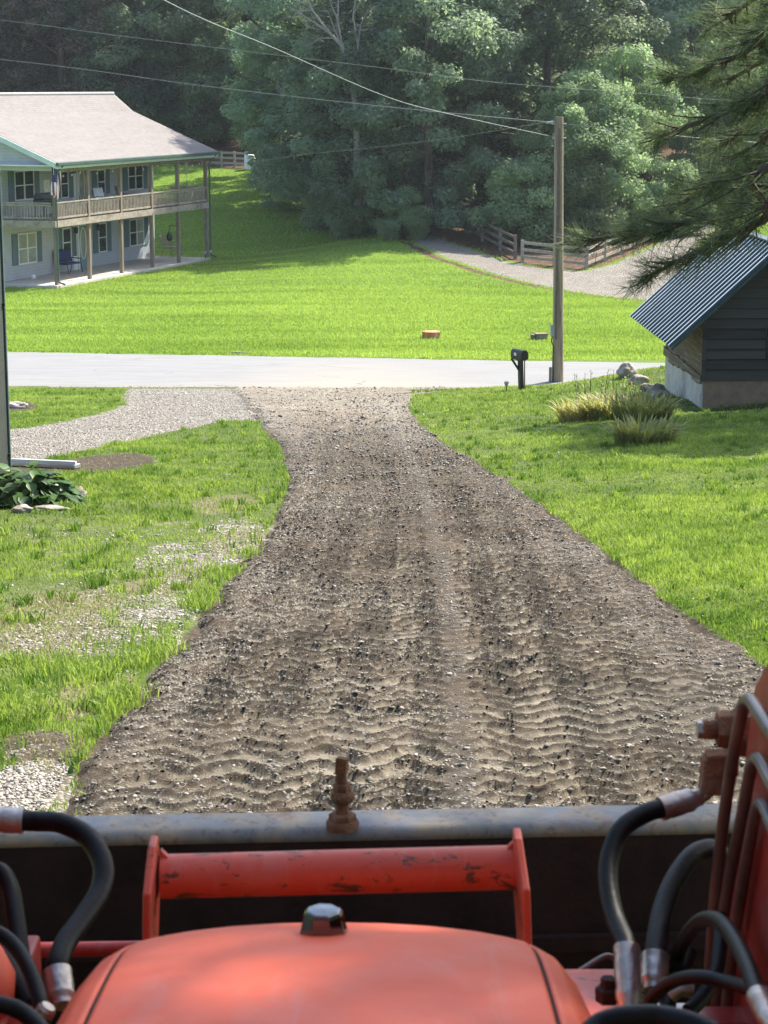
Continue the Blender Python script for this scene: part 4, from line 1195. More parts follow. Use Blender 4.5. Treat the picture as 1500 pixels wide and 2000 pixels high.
g = ground(440, 938); o = MB().add([(g.x - .07, g.y, g.z + .07), (g.x, g.y - .05, g.z + .09), (g.x + .07, g.y, g.z + .08), (g.x, g.y + .06, g.z + .06)], [(0, 1, 2, 3)]).build('scrap', 'paper'); tag(o, 'white scrap lying in the left grass', 'scrap'); o.modifiers.new('s', 'SOLIDIFY').thickness = .006
# pale metal channel by the garage
c0 = ground(20, 910); c1 = ground(152, 916); o_ = thing('metal_channel', 'pale metal channel lying on gravel beside the left building', 'metal strip', c0)
d = c1 - c0
up_ = Vector((0, 0, .04))
MB().beam(up_, d + up_, .16, .05).build('channel', 'galv', o_, .005)
MB().beam(up_ + Vector((0, -.02, .05)), d * .98 + up_ + Vector((0, -.02, .05)), .04, .04).build('lip', 'white_paint', o_)

# rocks
def rock(u, v, w, h, d, label, name='rock', mat='rock', group=None, sink=.3, gpt=None):
    g = gpt or ground(u, v)
    me = MB(); n = 16; vs = []; fs = []
    import mathutils
    for i in range(n + 1):
        th = math.pi * i / n
        for j in range(n * 2):
            ph = 2 * math.pi * j / (n * 2)
            p = Vector((math.sin(th) * math.cos(ph), math.sin(th) * math.sin(ph), math.cos(th)))
            k = 1 + .45 * (mathutils.noise.noise(p * 1.3 + Vector((u, v, 0)) * .37)) + .18 * mathutils.noise.noise(p * 4.1 + Vector((u, 0, v)))
            k = round(k * 9) / 9 * .5 + k * .5
            vs.append((g.x + p.x * w / 2 * k, g.y + p.y * d / 2 * k, g.z + h * (1 - sink) / 2 + p.z * h / 2 * k))
    for i in range(n):
        for j in range(n * 2):
            fs.append((i * n * 2 + j, (i + 1) * n * 2 + j, (i + 1) * n * 2 + (j + 1) % (n * 2), i * n * 2 + (j + 1) % (n * 2)))
    o = me.add(vs, fs, True).build(name, mat); tag(o, label, 'rock', group); return o
rock(1222, 738, .42, .42, .45, 'large pale upright rock at the far end of the rock row', group='rocks beside the shed')
rock(1248, 752, .42, .26, .45, 'low rounded rock second in the row beside the shed', group='rocks beside the shed')
rock(1266, 765, .36, .22, .4, 'small brownish rock in the middle of the row beside the shed', group='rocks beside the shed')
rock(1285, 778, .46, .34, .5, 'broad rock nearest to the pale shed base', group='rocks beside the shed')
rock(44, 1001, .22, .09, .18, 'flat pale rock in front of the leafy plant', group='rocks round the leafy plant')
rock(96, 997, .40, .06, .18, 'long flat rock half buried before the leafy plant', group='rocks round the leafy plant')
rock(152, 975, .22, .15, .2, 'grey rock at the right end of the leafy plant bed', group='rocks round the leafy plant')
rock(30, 797, .5, .16, .4, 'pale brown rock pile piece by the road beside the left building')

# ------------------------------------------------------------------ plants
def leafy_plant(g, name, label, cat, n, R, H, Lf, Wf, mat, up=.5):
    vs = []; fs = []; tn = []
    for i in range(n):
        a = rng.uniform(0, 6.28); rr = R * math.sqrt(rng.uniform(0, 1)); q = rr / R
        px, py = rr * math.cos(a), rr * math.sin(a); pz = H * (1 - q * q) * rng.uniform(.5, 1.0) + .04
        d = Vector((math.cos(a + rng.normal(0, .6)), math.sin(a + rng.normal(0, .6)), rng.uniform(-.5, up))).normalized()
        s_ = d.cross(Vector((0, 0, 1))).normalized(); nn = s_.cross(d).normalized()
        l = Lf * rng.uniform(.7, 1.2); w = Wf * rng.uniform(.7, 1.2); b = len(vs); tt = rng.uniform(0, 1)
        o = Vector((px, py, pz))
        prof_ = [(0, .05), (.25, .8), (.5, 1.0), (.75, .7), (1.0, .02)]
        for k, (t_, ww) in enumerate(prof_):
            c_ = o + d * (l * t_) - nn * (l * .35 * t_ * t_)
            vs += [c_ - s_ * w / 2 * ww + nn * w * .12 * ww, c_ - nn * w * .0, c_ + s_ * w / 2 * ww + nn * w * .12 * ww]; tn += [tt] * 3
        for k in range(4):
            fs += [(b + 3 * k, b + 3 * k + 1, b + 3 * k + 4, b + 3 * k + 3), (b + 3 * k + 1, b + 3 * k + 2, b + 3 * k + 5, b + 3 * k + 4)]
    t_ = thing(name, label, cat, g)
    np_mesh('leaves', np.array([tuple(v) for v in vs]), np.array(fs), M[mat], t_, {'tint': np.array(tn)}, True)
    st = MB()
    for i in range(24):
        a = rng.uniform(0, 6.28); r0 = R * rng.uniform(.1, .8)
        st.tube([(r0 * .5 * math.cos(a), r0 * .5 * math.sin(a), -.03), (r0 * math.cos(a), r0 * math.sin(a), H * .6)], .008, 5)
    st.build('stems', 'hosta_leaves', t_)
    return t_
g = ground(55, 985); leafy_plant(g, 'leafy_plant', 'low broad leafed dark green plant beside the left building corner', 'plant', 330, .52, .40, .20, .14, 'hosta_leaves')
def strap_plant(g, name, label, n, R, Lf, tint_lo, tint_hi, group):
    vs = []; fs = []; tn = []
    for i in range(n):
        a = rng.uniform(0, 6.28); rr = R * math.sqrt(rng.uniform(0, 1))
        px, py = rr * math.cos(a), rr * math.sin(a) * .7
        az = a + rng.normal(0, .7); l = Lf * rng.uniform(.6, 1.15); w = rng.uniform(.014, .026); out = rng.uniform(.25, .85)
        d = Vector((math.cos(az), math.sin(az), 0)); s_ = Vector((-d.y, d.x, 0)); b = len(vs)
        tt = rng.uniform(tint_lo, tint_hi)
        for k in range(6):
            q = k / 5
            c_ = Vector((px, py, -.02)) + d * (l * out * q ** 1.5) + Vector((0, 0, l * (q - .55 * out * q ** 2.6)))
            ww = w * (1 - q ** 2.5) + .001
            vs += [c_ - s_ * ww, c_ + s_ * ww]; tn += [tt + .15 * q] * 2
        for k in range(5): fs.append((b + 2 * k, b + 2 * k + 1, b + 2 * k + 3, b + 2 * k + 2))
    t_ = np_mesh(name, np.array([tuple(v + g) for v in vs]), np.array(fs), M['strap_leaves'], None, {'tint': np.clip(tn, 0, 1)})
    tag(t_, label, 'plant', group); return t_
DG = 'strap leafed clumps by the shed'
strap_plant(ground(1135, 822), 'strap_leaf_plant', 'yellowing strap leafed clump at the left of the bed', 260, .40, .48, .65, 1.0, DG)
strap_plant(ground(1190, 818), 'strap_leaf_plant', 'olive strap leafed clump in the middle of the bed by the shed', 330, .45, .60, .25, .8, DG)
strap_plant(ground(1255, 825), 'strap_leaf_plant', 'tall green strap leafed clump nearest the pale shed base', 360, .46, .66, .1, .6, DG)
strap_plant(ground(1258, 868), 'strap_leaf_plant', 'front strap leafed clump standing apart on the right lawn', 300, .44, .52, .1, .6, DG)
for u, v, lab in ((1150, 800, 'thin weedy stalks behind the yellowing clump'), (1205, 800, 'tall thin weedy stalks behind the middle clump')):
    g = ground(u, v); m_ = MB()
    t_ = thing('weed', lab, 'plant', g, 0, 'weeds behind the strap leafed bed')
    vs = []; fs = []; tn = []
    for k in range(14):
        x, y = random.uniform(-.3, .3), random.uniform(-.15, .15); hh = random.uniform(.45, .8); m_.tube([(x, y, 0), (x * 1.15, y, hh * .6), (x * 1.3, y, hh)], [.006, .005, .003], 4)
        for j in range(10):
            q = .4 + .6 * j / 10; b = len(vs); a = random.uniform(0, 6.28); d = Vector((math.cos(a), math.sin(a), .5)) * .08; s_ = Vector((-math.sin(a), math.cos(a), 0)) * .018; o_ = Vector((x * (1 + .3 * q), y, hh * q))
            vs += [o_, o_ + d * .5 + s_, o_ + d, o_ + d * .5 - s_]; fs.append((b, b + 1, b + 2, b + 3)); tn += [random.random()] * 4
    m_.build('stems', 'hosta_leaves', t_)
    np_mesh('leaves', np.array([tuple(v) for v in vs]), np.array(fs), M['strap_leaves'], t_, {'tint': np.array(tn) * .4})

# ------------------------------------------------------------------ fences
def rail_fence(name, label, posts, mat, h=1.05, rails=3, pr=.075):
    gs = [ground(u, v) for u, v in posts]; b = gs[0]
    t_ = thing(name, label, 'fence', b)
    for g in gs:
        g2 = g - b; MB().box(g2.x - pr, g2.x + pr, g2.y - pr, g2.y + pr, g2.z - .2, g2.z + h).build('post', mat, t_)
    for p, q in zip(gs[:-1], gs[1:]):
        for k in range(rails):
            hh = Vector((0, -pr * .9, h * (.25 + .32 * k)))
            MB().beam(p - b + hh, q - b + hh, .035, .13).build('rail', mat, t_)
    return t_
rail_fence('rail_fence', 'pale three rail wooden fence along the gravel road corner', [(1020, 512), (1083, 519), (1145, 526), (1180, 511), (1212, 497), (1243, 485), (1278, 470), (1310, 455)], 'fence_wood', 1.0)
rail_fence('shaded_rail_fence', 'dark shaded rail fence climbing under the trees', [(842, 432), (877, 443), (910, 456), (942, 472), (977, 491), (1006, 506)], 'dark_shaded_wood', 1.1)
rail_fence('far_rail_fence', 'distant rail fence at the top of the lawn', [(396, 324), (433, 326), (458, 327), (482, 328)], 'fence_wood', 1.0)

# far brick house with white columns, pale barrel
g = ground(488, 331); b_ = MB().lathe([(.33, 0), (.36, .45), (.33, .9), (.30, .92)], g, 16).build('barrel', 'white_paint'); tag(b_, 'white barrel at the end of the distant fence', 'barrel')
fg = P(470, 345, 148); fg.z = zf1(fg.x, fg.y) + .1
fh = thing('brick_house', 'distant brick house with white columns glimpsed under the trees', 'house', fg)
MB().box(.3, 5.8, 0, 5, -1.5, 2.6).build('wall', 'brick', fh)
for x in (.0, 3.0, 4.2, 6.0): MB().box(x - .16, x + .16, -1.2, -.9, -1.5, 2.3).build('column', 'white_paint', fh)
MB().box(-.3, 6.4, -1.3, -.85, 2.301, 2.6).build('beam', 'white_paint', fh)
MB().prism([(-.6, -1.5, 2.62), (-.6, 5.5, 2.62), (-.6, 2, 4.6)], (7.2, 0, 0)).build('roof', 'far_roof', fh)
for x in (1.4, 4.9): MB().box(x - .4, x + .4, -.02, .02, .3, 1.7).build('window', 'glass_light', fh)
fg = P(428, 330, 150); fg.z = zf1(fg.x, fg.y)
fb = thing('outbuilding', 'distant pale grey roofed outbuilding behind the top fence', 'building', fg)
MB().box(0, 1.9, 0, 4, -1, 1.3).build('wall', 'stucco', fb)
MB().prism([(-.2, -.4, 1.32), (-.2, 4.4, 1.32), (-.2, 2, 3.2)], (2.3, 0, 0)).build('roof', 'far_roof', fb)

# ================================================================== trees
def limbs(rngl, H, R, trunk_r, n_l, bend=.4, base=.25, top=.95):
    m = MB(); pts = []
    for k in range(9):
        q = k / 8; pts.append(Vector((bend * math.sin(q * 3) * .6, bend * math.sin(q * 2.1 + 1) * .5 - bend * .42, -.4 + (H * .93 + .4) * q)))
    m.tube(pts, [trunk_r * (1.25 if k == 0 else 1) * (1 - .85 * k / 8) + .02 for k in range(9)], 9)
    ends = []
    for i in range(n_l):
        q = base + (top - base) * (i + rngl.random()) / n_l; f = q * 8; k = min(int(f), 7); o = pts[k].lerp(pts[k + 1], f - k)
        a = i * 2.4 + rngl.random(); L_ = R * (.55 + .5 * rngl.random()) * (1.1 - .55 * q)
        e = o + Vector((math.cos(a) * L_, math.sin(a) * L_, L_ * (.15 + .35 * rngl.random())))
        mid = o.lerp(e, .5) + Vector((0, 0, L_ * .12)); r0 = trunk_r * (1 - .8 * q) * .45
        m.tube([o, mid, e], [r0, r0 * .65, r0 * .2], 6); ends.append(e)
        for s_ in range(3):
            o2 = mid.lerp(e, rngl.random() * .8); a2 = a + rngl.uniform(-1.2, 1.2); e2 = o2 + Vector((math.cos(a2), math.sin(a2), rngl.uniform(-.1, .5))) * L_ * .42
            m.tube([o2, e2], [r0 * .4, r0 * .1], 5)
    return m
def crown_np(r, H, R, cb, nclump, nleaf, ls, lump=1.0, top_pow=.6, droop=0.0, gap=0.0):
    t_ = r.uniform(0, 1, nclump); a = r.uniform(0, 6.283, nclump)
    prof_ = np.sin(np.pi * (t_ * .80 + .17)) ** top_pow
    rad = R * prof_ * (r.uniform(.25, 1, nclump) ** .45)
    lob = 1 + .22 * np.sin(a * 3 + t_ * 9) + .12 * np.sin(a * 5 - t_ * 14)
    cx, cy = rad * lob * np.cos(a), rad * lob * np.sin(a)
    cz = cb + (H - cb) * t_ - droop * (rad / R) ** 2
    cr = r.uniform(.6, 1.35, nclump) * lump
    ci = r.integers(0, nclump, nleaf)
    dv = r.normal(0, 1, (nleaf, 3)); dv /= np.linalg.norm(dv, axis=1, keepdims=True)
    rr = r.uniform(.35, 1.0, nleaf) ** .5
    p = np.stack([cx[ci], cy[ci], cz[ci]], -1) + dv * (cr[ci] * rr)[:, None] * np.array([1.15, 1.15, .62])
    p[:, 2] += r.normal(0, .12, nleaf)
    n_ = dv * .8 + np.array([0, 0, .7]) + r.normal(0, .5, (nleaf, 3)); n_ /= np.linalg.norm(n_, axis=1, keepdims=True)
    q = r.normal(0, 1, (nleaf, 3)); u = np.cross(n_, q); u /= np.linalg.norm(u, axis=1, keepdims=True); v = np.cross(n_, u)
    s_ = ls * r.uniform(.6, 1.3, nleaf)[:, None]
    vs = np.stack([p - u * s_, p + v * s_ * .55, p + u * s_, p - v * s_ * .55], 1).reshape(-1, 3)
    f = (np.arange(nleaf)[:, None] * 4 + np.arange(4)[None])
    ct = r.uniform(0, 1, nclump); tint = np.clip(ct[ci] * .65 + r.uniform(0, .35, nleaf), 0, 1)
    return vs, f, np.repeat(tint, 4)
def make_tree(name, seed, H, R, cb, nclump, nleaf, ls, mat, bark='bark', tr=.28, **kw):
    r = np.random.default_rng(seed); pr_ = random.Random(seed)
    t_ = thing(name, 'tree', 'tree')
    limbs(pr_, H, R, tr, 14).build('trunk', bark, t_)
    vs, f, tint = crown_np(r, H, R, cb, nclump, nleaf, ls, **kw)
    np_mesh('crown', vs, f, M[mat], t_, {'tint': tint})
    return t_
protos = {
 'a': make_tree('oak_tree', 1, 17, 5.6, 1.2, 120, 46000, .125, 'oak_leaves', lump=.95),
 'b': make_tree('oak_tree', 2, 18, 5.0, 1.5, 115, 44000, .12, 'oak_leaves', lump=.9, droop=1.2),
 'c': make_tree('maple_tree', 3, 15, 4.6, .8, 110, 42000, .12, 'oak_leaves', lump=.85),
 'd': make_tree('tulip_tree', 4, 19, 4.4, 2.0, 105, 40000, .125, 'pale_leaves', 'pale_bark', lump=.85),
 'e': make_tree('maple_tree', 5, 12, 4.8, .3, 110, 42000, .11, 'oak_leaves', lump=.8, droop=1.0),
 'f': make_tree('dogwood_tree', 6, 15, 4.2, 2.0, 80, 20000, .12, 'rust_leaves', lump=.8),
 'g': make_tree('shrub', 8, 4.0, 2.3, .1, 40, 16000, .09, 'pale_leaves', tr=.07, lump=.6),
 'h': make_tree('understory_tree', 9, 8.5, 3.6, .3, 80, 34000, .10, 'pale_leaves', tr=.14, lump=.7),
}
used = set()
def put_tree(k, u, y, s, rz, label, group=None, x=None, dz=0.0):
    x = (u - 750) / FPX * (y * CP + 6 * SP) if x is None else x
    p = protos[k]
    o = p if k not in used else copy_tree(p)
    used.add(k)
    o.location = (x, y, zf1(x, y) - .1 + dz); o.scale = (s, s, s); o.rotation_euler = (0, 0, rz)
    o['label'] = label
    if group: o['group'] = group
    elif 'group' in o: del o['group']
    return o
FR = 'trees along the forest edge'
put_tree('h', 608, 117, 1.15, .4, 'rounded light green tree at the left front of the central clump', FR)
put_tree('a', 640, 114, .95, 1.4, 'broad dark tree beside the sloping lawn, left of centre', FR)
put_tree('e', 700, 108, .95, 2.2, 'low drooping dark tree over the lawn edge in the centre', FR)
put_tree('b', 770, 107, 1.0, 3.1, 'tall dark tree rising behind the pale trunk', FR)
put_tree('c', 838, 103.5, .95, 4.2, 'tree with a pale bare trunk at the foot of the lawn', FR)
put_tree('c', 905, 112, 1.15, 5.2, 'dark tree hanging over the shaded fence', FR)
put_tree('b', 990, 118, 1.0, .9, 'dark tall tree left of the utility pole', FR)
put_tree('c', 1075, 109, 1.05, 2.9, 'dark tree directly behind the utility pole', FR)
put_tree('h', 1140, 102.5, .92, 1.9, 'sunlit light green tree right of the utility pole above the pale fence', FR)
put_tree('h', 1215, 106, 1.05, 4.9, 'bright leafy tree above the right end of the pale fence', FR)
put_tree('b', 1190, 124, 1.05, 4.0, 'tall tree behind the bright trees right of the pole', FR)
put_tree('d', 1265, 128, 1.0, 5.5, 'tall pale leaved tree behind the gravel road bend', FR)
put_tree('a', 1350, 135, 1.0, 2.2, 'broad dark tree behind the pine branches', FR)
put_tree('c', 1430, 125, 1.1, 1.2, 'bluish green tree above the shed roof', FR)
put_tree('d', 1500, 130, 1.1, .2, 'pale leaved tall tree at the right edge behind the pine', FR)
put_tree('h', 1420, 118, 1.0, 3.3, 'low light green tree behind the shed ridge', FR)
put_tree('d', 455, 158, 1.1, 3.7, 'dark tree over the distant fence', FR)
put_tree('b', 520, 140, 1.05, .7, 'dark tree overhanging the white barrel', FR, dz=2.2)
put_tree('h', 395, 142, 1.15, 2.6, 'light green sunlit tree behind the far roof corner', FR)
put_tree('b', 350, 146, 1.1, 1.1, 'tall dark tree behind the far end of the house roof', FR)
put_tree('a', 275, 141, 1.05, 5.9, 'broad dark tree behind the middle of the house roof', FR)
put_tree('d', 205, 148, 1.0, 4.4, 'loose pale tree behind the house ridge end', FR)
put_tree('f', 130, 138, 1.1, 2.0, 'brownish thin leaved tree behind the house roof', FR)
put_tree('f', 20, 140, 1.1, .5, 'brownish thin leaved tree at the left edge above the roof', FR)
put_tree('b', 70, 150, 1.1, 3.4, 'dark tree between the two brownish trees', FR)
put_tree('d', 690, 128, 1.05, 2.4, 'pale leaved tall tree rising above the central clump', FR)
put_tree('d', 850, 116, 1.0, 1.0, 'tall sunlit tree above the shaded fence', FR)
put_tree('e', 618, 112.5, .62, 5.0, 'low bushy tree at the shaded lawn edge', FR)
put_tree('g', 655, 110.5, 1.0, 1.0, 'small dense shrub under the central clump', FR)
put_tree('g', 740, 104.5, .9, 3.0, 'small shrub at the dark lawn edge left of the pale trunk', FR)
put_tree('g', 790, 101.8, .6, 3.0, 'tiny shrub beside the pale trunk', FR)
put_tree('g', 1040, 100, 1.0, 2.0, 'dark shrub behind the fence corner', FR)
put_tree('g', 1105, 100, 1.0, 4.0, 'leafy shrub behind the pale fence', FR)
put_tree('g', 1290, 104, .9, 5.0, 'leafy shrub behind the gravel road bend', FR)
BK = 'background forest trees'
rr = random.Random(3)
for i in range(46):
    row = i // 16; j = i % 16
    y = 152 + row * 17 + rr.uniform(-5, 5); u = -180 + j * 122 + rr.uniform(-40, 40) + row * 40
    put_tree('abcdab'[rr.randrange(6)], u, y, rr.uniform(.95, 1.25), rr.uniform(0, 6), 'forest tree standing in the rows behind the edge trees', BK)
for i in range(12):
    s_ = -1 if i < 6 else 1
    y = rr.uniform(100, 150); x = s_ * (y * .21 + 6 + rr.uniform(0, 20))
    put_tree('abcd'[i % 4], 0, y, 1.05, rr.uniform(0, 6), 'forest tree standing outside the picture edges', 'trees beyond the picture edges', x=x)

for i, (x, y) in enumerate([(-9, -9), (-3.5, -12), (3.5, -11), (9, -8), (13, -1), (-11, 2), (13.2, 39.3), (17, 50)]):  # unseen trees added to block low sky light and cast shade
    put_tree('abcdcdaa'[i], 0, y, .9 if i < 6 else .86, rr.uniform(0, 6), 'unseen broadleaf tree added round the tractor or beyond the shed to block light', 'trees beyond the picture edges', x=x)
# haze in the valley air
hz = MB().box(-120, 120, -30, 330, -9, 75).build('haze', 'ground')
hz.data.materials.clear()
t = NT('haze_air'); pv = t.n('ShaderNodeVolumePrincipled'); pv.inputs['Color'].default_value = (.80, .90, 1, 1); pv.inputs['Density'].default_value = HAZE; pv.inputs['Anisotropy'].default_value = .35
t.nt.links.new(pv.outputs[0], t.out.inputs['Volume']); hz.data.materials.append(t.m)
tag(hz, 'pale blue summer haze between the house and the forest', None, None, 'stuff')
# bare dead tree
g = P(700, 400, 104); g.z = zf1(g.x, 104)
dt = thing('dead_tree', 'bare pale dead tree with thin twigs above the central trees', 'tree', g)
def px_(u, v): return P(u, v, 104) - g
dm = MB()
main = [px_(700, 400), px_(697, 260), px_(690, 160), px_(668, 90), px_(640, 60), px_(610, 20), px_(585, -40)]
dm.tube(main, [.22, .17, .13, .09, .07, .05, .03], 7)
dm.tube([px_(690, 160), px_(700, 90), px_(690, 30), px_(700, -40)], [.09, .07, .05, .03], 6)
dm.tube([px_(668, 90), px_(660, 40), px_(662, -40)], [.07, .05, .03], 6)
dm.build('trunk', 'dead_wood', dt)
tw = MB()
for s0, s1 in [((640, 60), (560, 10)), ((640, 60), (600, 55)), ((610, 20), (570, 35)), ((668, 90), (640, 20)), ((697, 120), (730, 40)), ((700, 90), (725, 10)), ((690, 30), (720, -20)), ((660, 40), (640, -20)), ((600, 10), (560, -20)), ((690, 160), (650, 120)), ((655, 75), (600, 90)), ((700, 60), (745, 55))]:
    a_, b_ = px_(*s0), px_(*s1); m1 = a_.lerp(b_, .5) + Vector((random.uniform(-.2, .2), random.uniform(-.6, .6), random.uniform(-.1, .25)))
    tw.tube([a_, m1, b_], [.04, .03, .012], 5)
    for k in range(5):
        o_ = a_.lerp(b_, random.uniform(.3, 1)); tw.tube([o_, o_ + Vector((random.uniform(-.8, .8), random.uniform(-.5, .5), random.uniform(-.1, .8)))], [.018, .008], 4)
tw.build('twigs', 'dead_wood', dt)

# ------------------------------------------------------------------ pine reaching in from the right
pt = Vector((4.9, 8.0, 0)); pt.z = zf1(pt.x, pt.y)
pine = thing('pine_tree', 'pine whose needled boughs hang in from the right edge over the shed', 'tree', pt)
tm = MB(); tm.tube([(0, 0, -.5), (.1, 0, 3), (.0, .1, 7), (.1, .1, 11), (.1, .0, 15.5)], [.34, .27, .20, .12, .03], 12); tm.build('trunk', 'bark', pine)
def bough_needles(path, rad0, spread, ntw, nneed, nl, nw, prng, woods, stretch=1.0, start=.07):
    """returns needle arrays; adds twigs to woods"""
    pth = spline(path, 8); woods.tube(pth, [rad0 * (1 - .85 * k / (len(pth) - 1)) + .004 for k in range(len(pth))], 6)
    O = []; D = []
    for i in range(ntw):
        q = start + (1 - start) * prng.random() ** .8; f = q * (len(pth) - 1); k = min(int(f), len(pth) - 2)
        o = pth[k].lerp(pth[k + 1], f - k); d0 = (pth[k + 1] - pth[k]).normalized()
        L_ = spread * (1.15 - .75 * q) * prng.uniform(.5, 1.2)
        side = d0.cross(Vector((0, 0, 1))).normalized() * prng.choice((-1, 1))
        d = (d0 * prng.uniform(.4, 1.0) + side * prng.uniform(.2, 1.0) + Vector((0, 0, prng.uniform(-.35, .4)))).normalized()
        e = o + d * L_; mid = o.lerp(e, .5) + Vector((0, 0, -.03 * L_))
        woods.tube([o, mid, e], [.006, .004, .002], 4)
        ntf = max(2, int(L_ / .08))
        for j in range(ntf):
            s_ = .25 + .75 * (j + prng.random()) / ntf; O.append(o.lerp(e, s_)); D.append(d)
    O = np.array([tuple(v) for v in O]); D = np.array([tuple(v) for v in D]); n = len(O)
    Or = np.repeat(O, nneed, 0) + rng.normal(0, .012, (n * nneed, 3)); Dr = np.repeat(D, nneed, 0)
    dd = Dr * .75 + rng.normal(0, .55, Or.shape); dd /= np.linalg.norm(dd, axis=1, keepdims=True)
    w = np.cross(dd, rng.normal(0, 1, Or.shape)); w /= np.linalg.norm(w, axis=1, keepdims=True)
    l = nl * rng.uniform(.6, 1.15, len(Or))[:, None]
    v = np.stack([Or - w * nw / 2, Or + w * nw / 2, Or + dd * l], 1)
    tint = np.repeat(np.clip(np.repeat(rng.uniform(0, 1, n), nneed) * .7 + rng.uniform(0, .3, len(Or)), 0, 1), 3)
    return v.reshape(-1, 3), tint
prng = random.Random(5)
def trk(z): return Vector((0.05, .03, z - pt.z))
def pp(u, v, y): return P(u, v, y * .80) - pt
boughs = [
 ([trk(3.0), pp(1640, 270, 10.4), pp(1470, 400, 10.8), pp(1310, 440, 10.9), pp(1150, 470, 11.0)], .40, 80),
 ([trk(2.7), pp(1680, 340, 10.2), pp(1490, 430, 10.4), pp(1385, 480, 10.5), pp(1275, 535, 10.6)], .32, 62),
 ([trk(3.4), pp(1640, 200, 10.8), pp(1520, 290, 11.2), pp(1420, 350, 11.4), pp(1300, 410, 11.6)], .42, 60),
 ([trk(3.9), pp(1660, 80, 10.6), pp(1520, 170, 11.0), pp(1400, 225, 11.2), pp(1290, 265, 11.4)], .36, 55),
 ([trk(4.4), pp(1680, -40, 10.8), pp(1540, 40, 11.2), pp(1440, 110, 11.6), pp(1330, 150, 11.9)], .36, 60),
 ([trk(4.8), pp(1680, -140, 10.8), pp(1560, -60, 11.4), pp(1470, 0, 11.8), pp(1380, 60, 12.2)], .36, 50),
 ([trk(3.6), pp(1740, 150, 11.0), pp(1600, 180, 11.6), pp(1510, 210, 12), pp(1420, 280, 12.3)], .42, 55),
 ([trk(3.1), pp(1700, 260, 10.6), pp(1590, 330, 11), pp(1500, 370, 11.2), pp(1430, 400, 11.6)], .36, 45),
 ([trk(4.2), pp(1740, 60, 11.0), pp(1600, 90, 11.6), pp(1510, 110, 12), pp(1420, 160, 12.3)], .40, 55),
 ([trk(4.9), pp(1740, -90, 11.0), pp(1610, -40, 11.6), pp(1520, 10, 12), pp(1450, 50, 12.3)], .40, 50),
]
for path, sp_, ntw in boughs:
    wd_ = MB(); v_, ti_ = bough_needles(path, .024, sp_ * .82, int(ntw * 1.0), 19, .12, .0030, prng, wd_)
    b_ = wd_.build('bough', 'bark', pine)
    np_mesh('needles', v_, np.arange(len(v_)).reshape(-1, 3), M['pine_needles'], b_, {'tint': ti_})
wd_ = MB(); VV = []; TT = []
for i in range(76):
    q = i / 76; z_ = 5.2 + 10.2 * q - pt.z; a = i * 2.399; L_ = (4.4 * (1 - q) ** .7 + .6) * prng.uniform(.85, 1.1) * (.62 if math.sin(a) > .1 else 1)
    o = Vector((.05, .05, z_)); e = o + Vector((math.cos(a) * L_, math.sin(a) * L_, .2 - .3 * (1 - q)))
    v_, ti_ = bough_needles([o, o.lerp(e, .5) + Vector((0, 0, .15)), e], .05, .95, 26, 10, .22, .022, prng, wd_, start=.15)
    VV.append(v_); TT.append(ti_)
for i in range(16):
    a = -2.6 + i * .26; L_ = 3.6; o = Vector((.05, .05, 4.2 - pt.z + (i % 3) * .5))
    if -1.2 < math.cos(a) < 1.2 and math.sin(a) < .2:
        e = o + Vector((math.cos(a) * L_, math.sin(a) * L_, .1)); v_, ti_ = bough_needles([o, o.lerp(e, .5) + Vector((0, 0, .1)), e], .05, .8, 20, 10, .2, .02, prng, wd_); VV.append(v_); TT.append(ti_)
cr_ = wd_.build('crown', 'bark', pine)
v_ = np.concatenate(VV); np_mesh('needles', v_, np.arange(len(v_)).reshape(-1, 3), M['pine_needles'], cr_, {'tint': np.concatenate(TT)})

# ================================================================== tractor with front loader
TX = -.064
tr = thing('tractor', 'red tractor with front loader seen from the seat, faded hood in the foreground', 'tractor', (TX, 1.4, 0))
def tl_(p): return Vector(p) - Vector((TX, 1.4, 0))
# hood: grid over length (y) and cross section
yk = [.95, 1.3, 1.6, 1.9, 2.1, 2.25, 2.36, 2.45, 2.52, 2.58, 2.62, 2.64]
zk = [1.445, 1.425, 1.405, 1.375, 1.348, 1.318, 1.287, 1.246, 1.19, 1.10, .98, .80]
def hood_mesh(parts):
    yy = np.interp(np.linspace(0, len(yk) - 1, 70), range(len(yk)), yk)
    z_s = np.interp(np.linspace(0, len(zk) - 1, 70), range(len(zk)), zk)
    kk = np.ones(7) / 7
    z_s = np.concatenate([z_s[:3], np.convolve(z_s, kk, 'valid'), z_s[-3:]]); yy = np.concatenate([yy[:3], np.convolve(yy, kk, 'valid'), yy[-3:]])
    out = {}
    # cross section control: (half width, drop)
    cs = [(0, 0), (.06, .001), (.12, .004), (.17, .008), (.205, .012), (.2225, .015), (.226, .022), (.231, .018), (.25, .027), (.268, .049), (.283, .085), (.292, .125), (.298, .18), (.30, .26), (.30, .38)]
    segs = []
    dens = []
    for i in range(len(cs) - 1):
        for k in range(4): q = k / 4; dens.append((cs[i][0] + (cs[i + 1][0] - cs[i][0]) * q, cs[i][1] + (cs[i + 1][1] - cs[i][1]) * q))
    dens.append(cs[-1])
    full = [(-a, b) for a, b in dens[::-1]][:-1] + dens
    vs = []
    for y, z in zip(yy, z_s):
        q = max(0, (y - 2.25) / .4); wsc = 1 - .16 * q ** 1.6
        for a, b in full:
            # the nose rounds towards the sides
            yb = y - .07 * (abs(a) / .3) ** 3.5 * max(0, (y - 1.7) / .94)
            vs.append((a * wsc * 1.075, yb - 1.4, z + .010 - b * (1 + .3 * q)))
    nn = len(full); rws = len(yy)
    return vs, nn, rws, full
vs, nn, rws, full = hood_mesh(None)
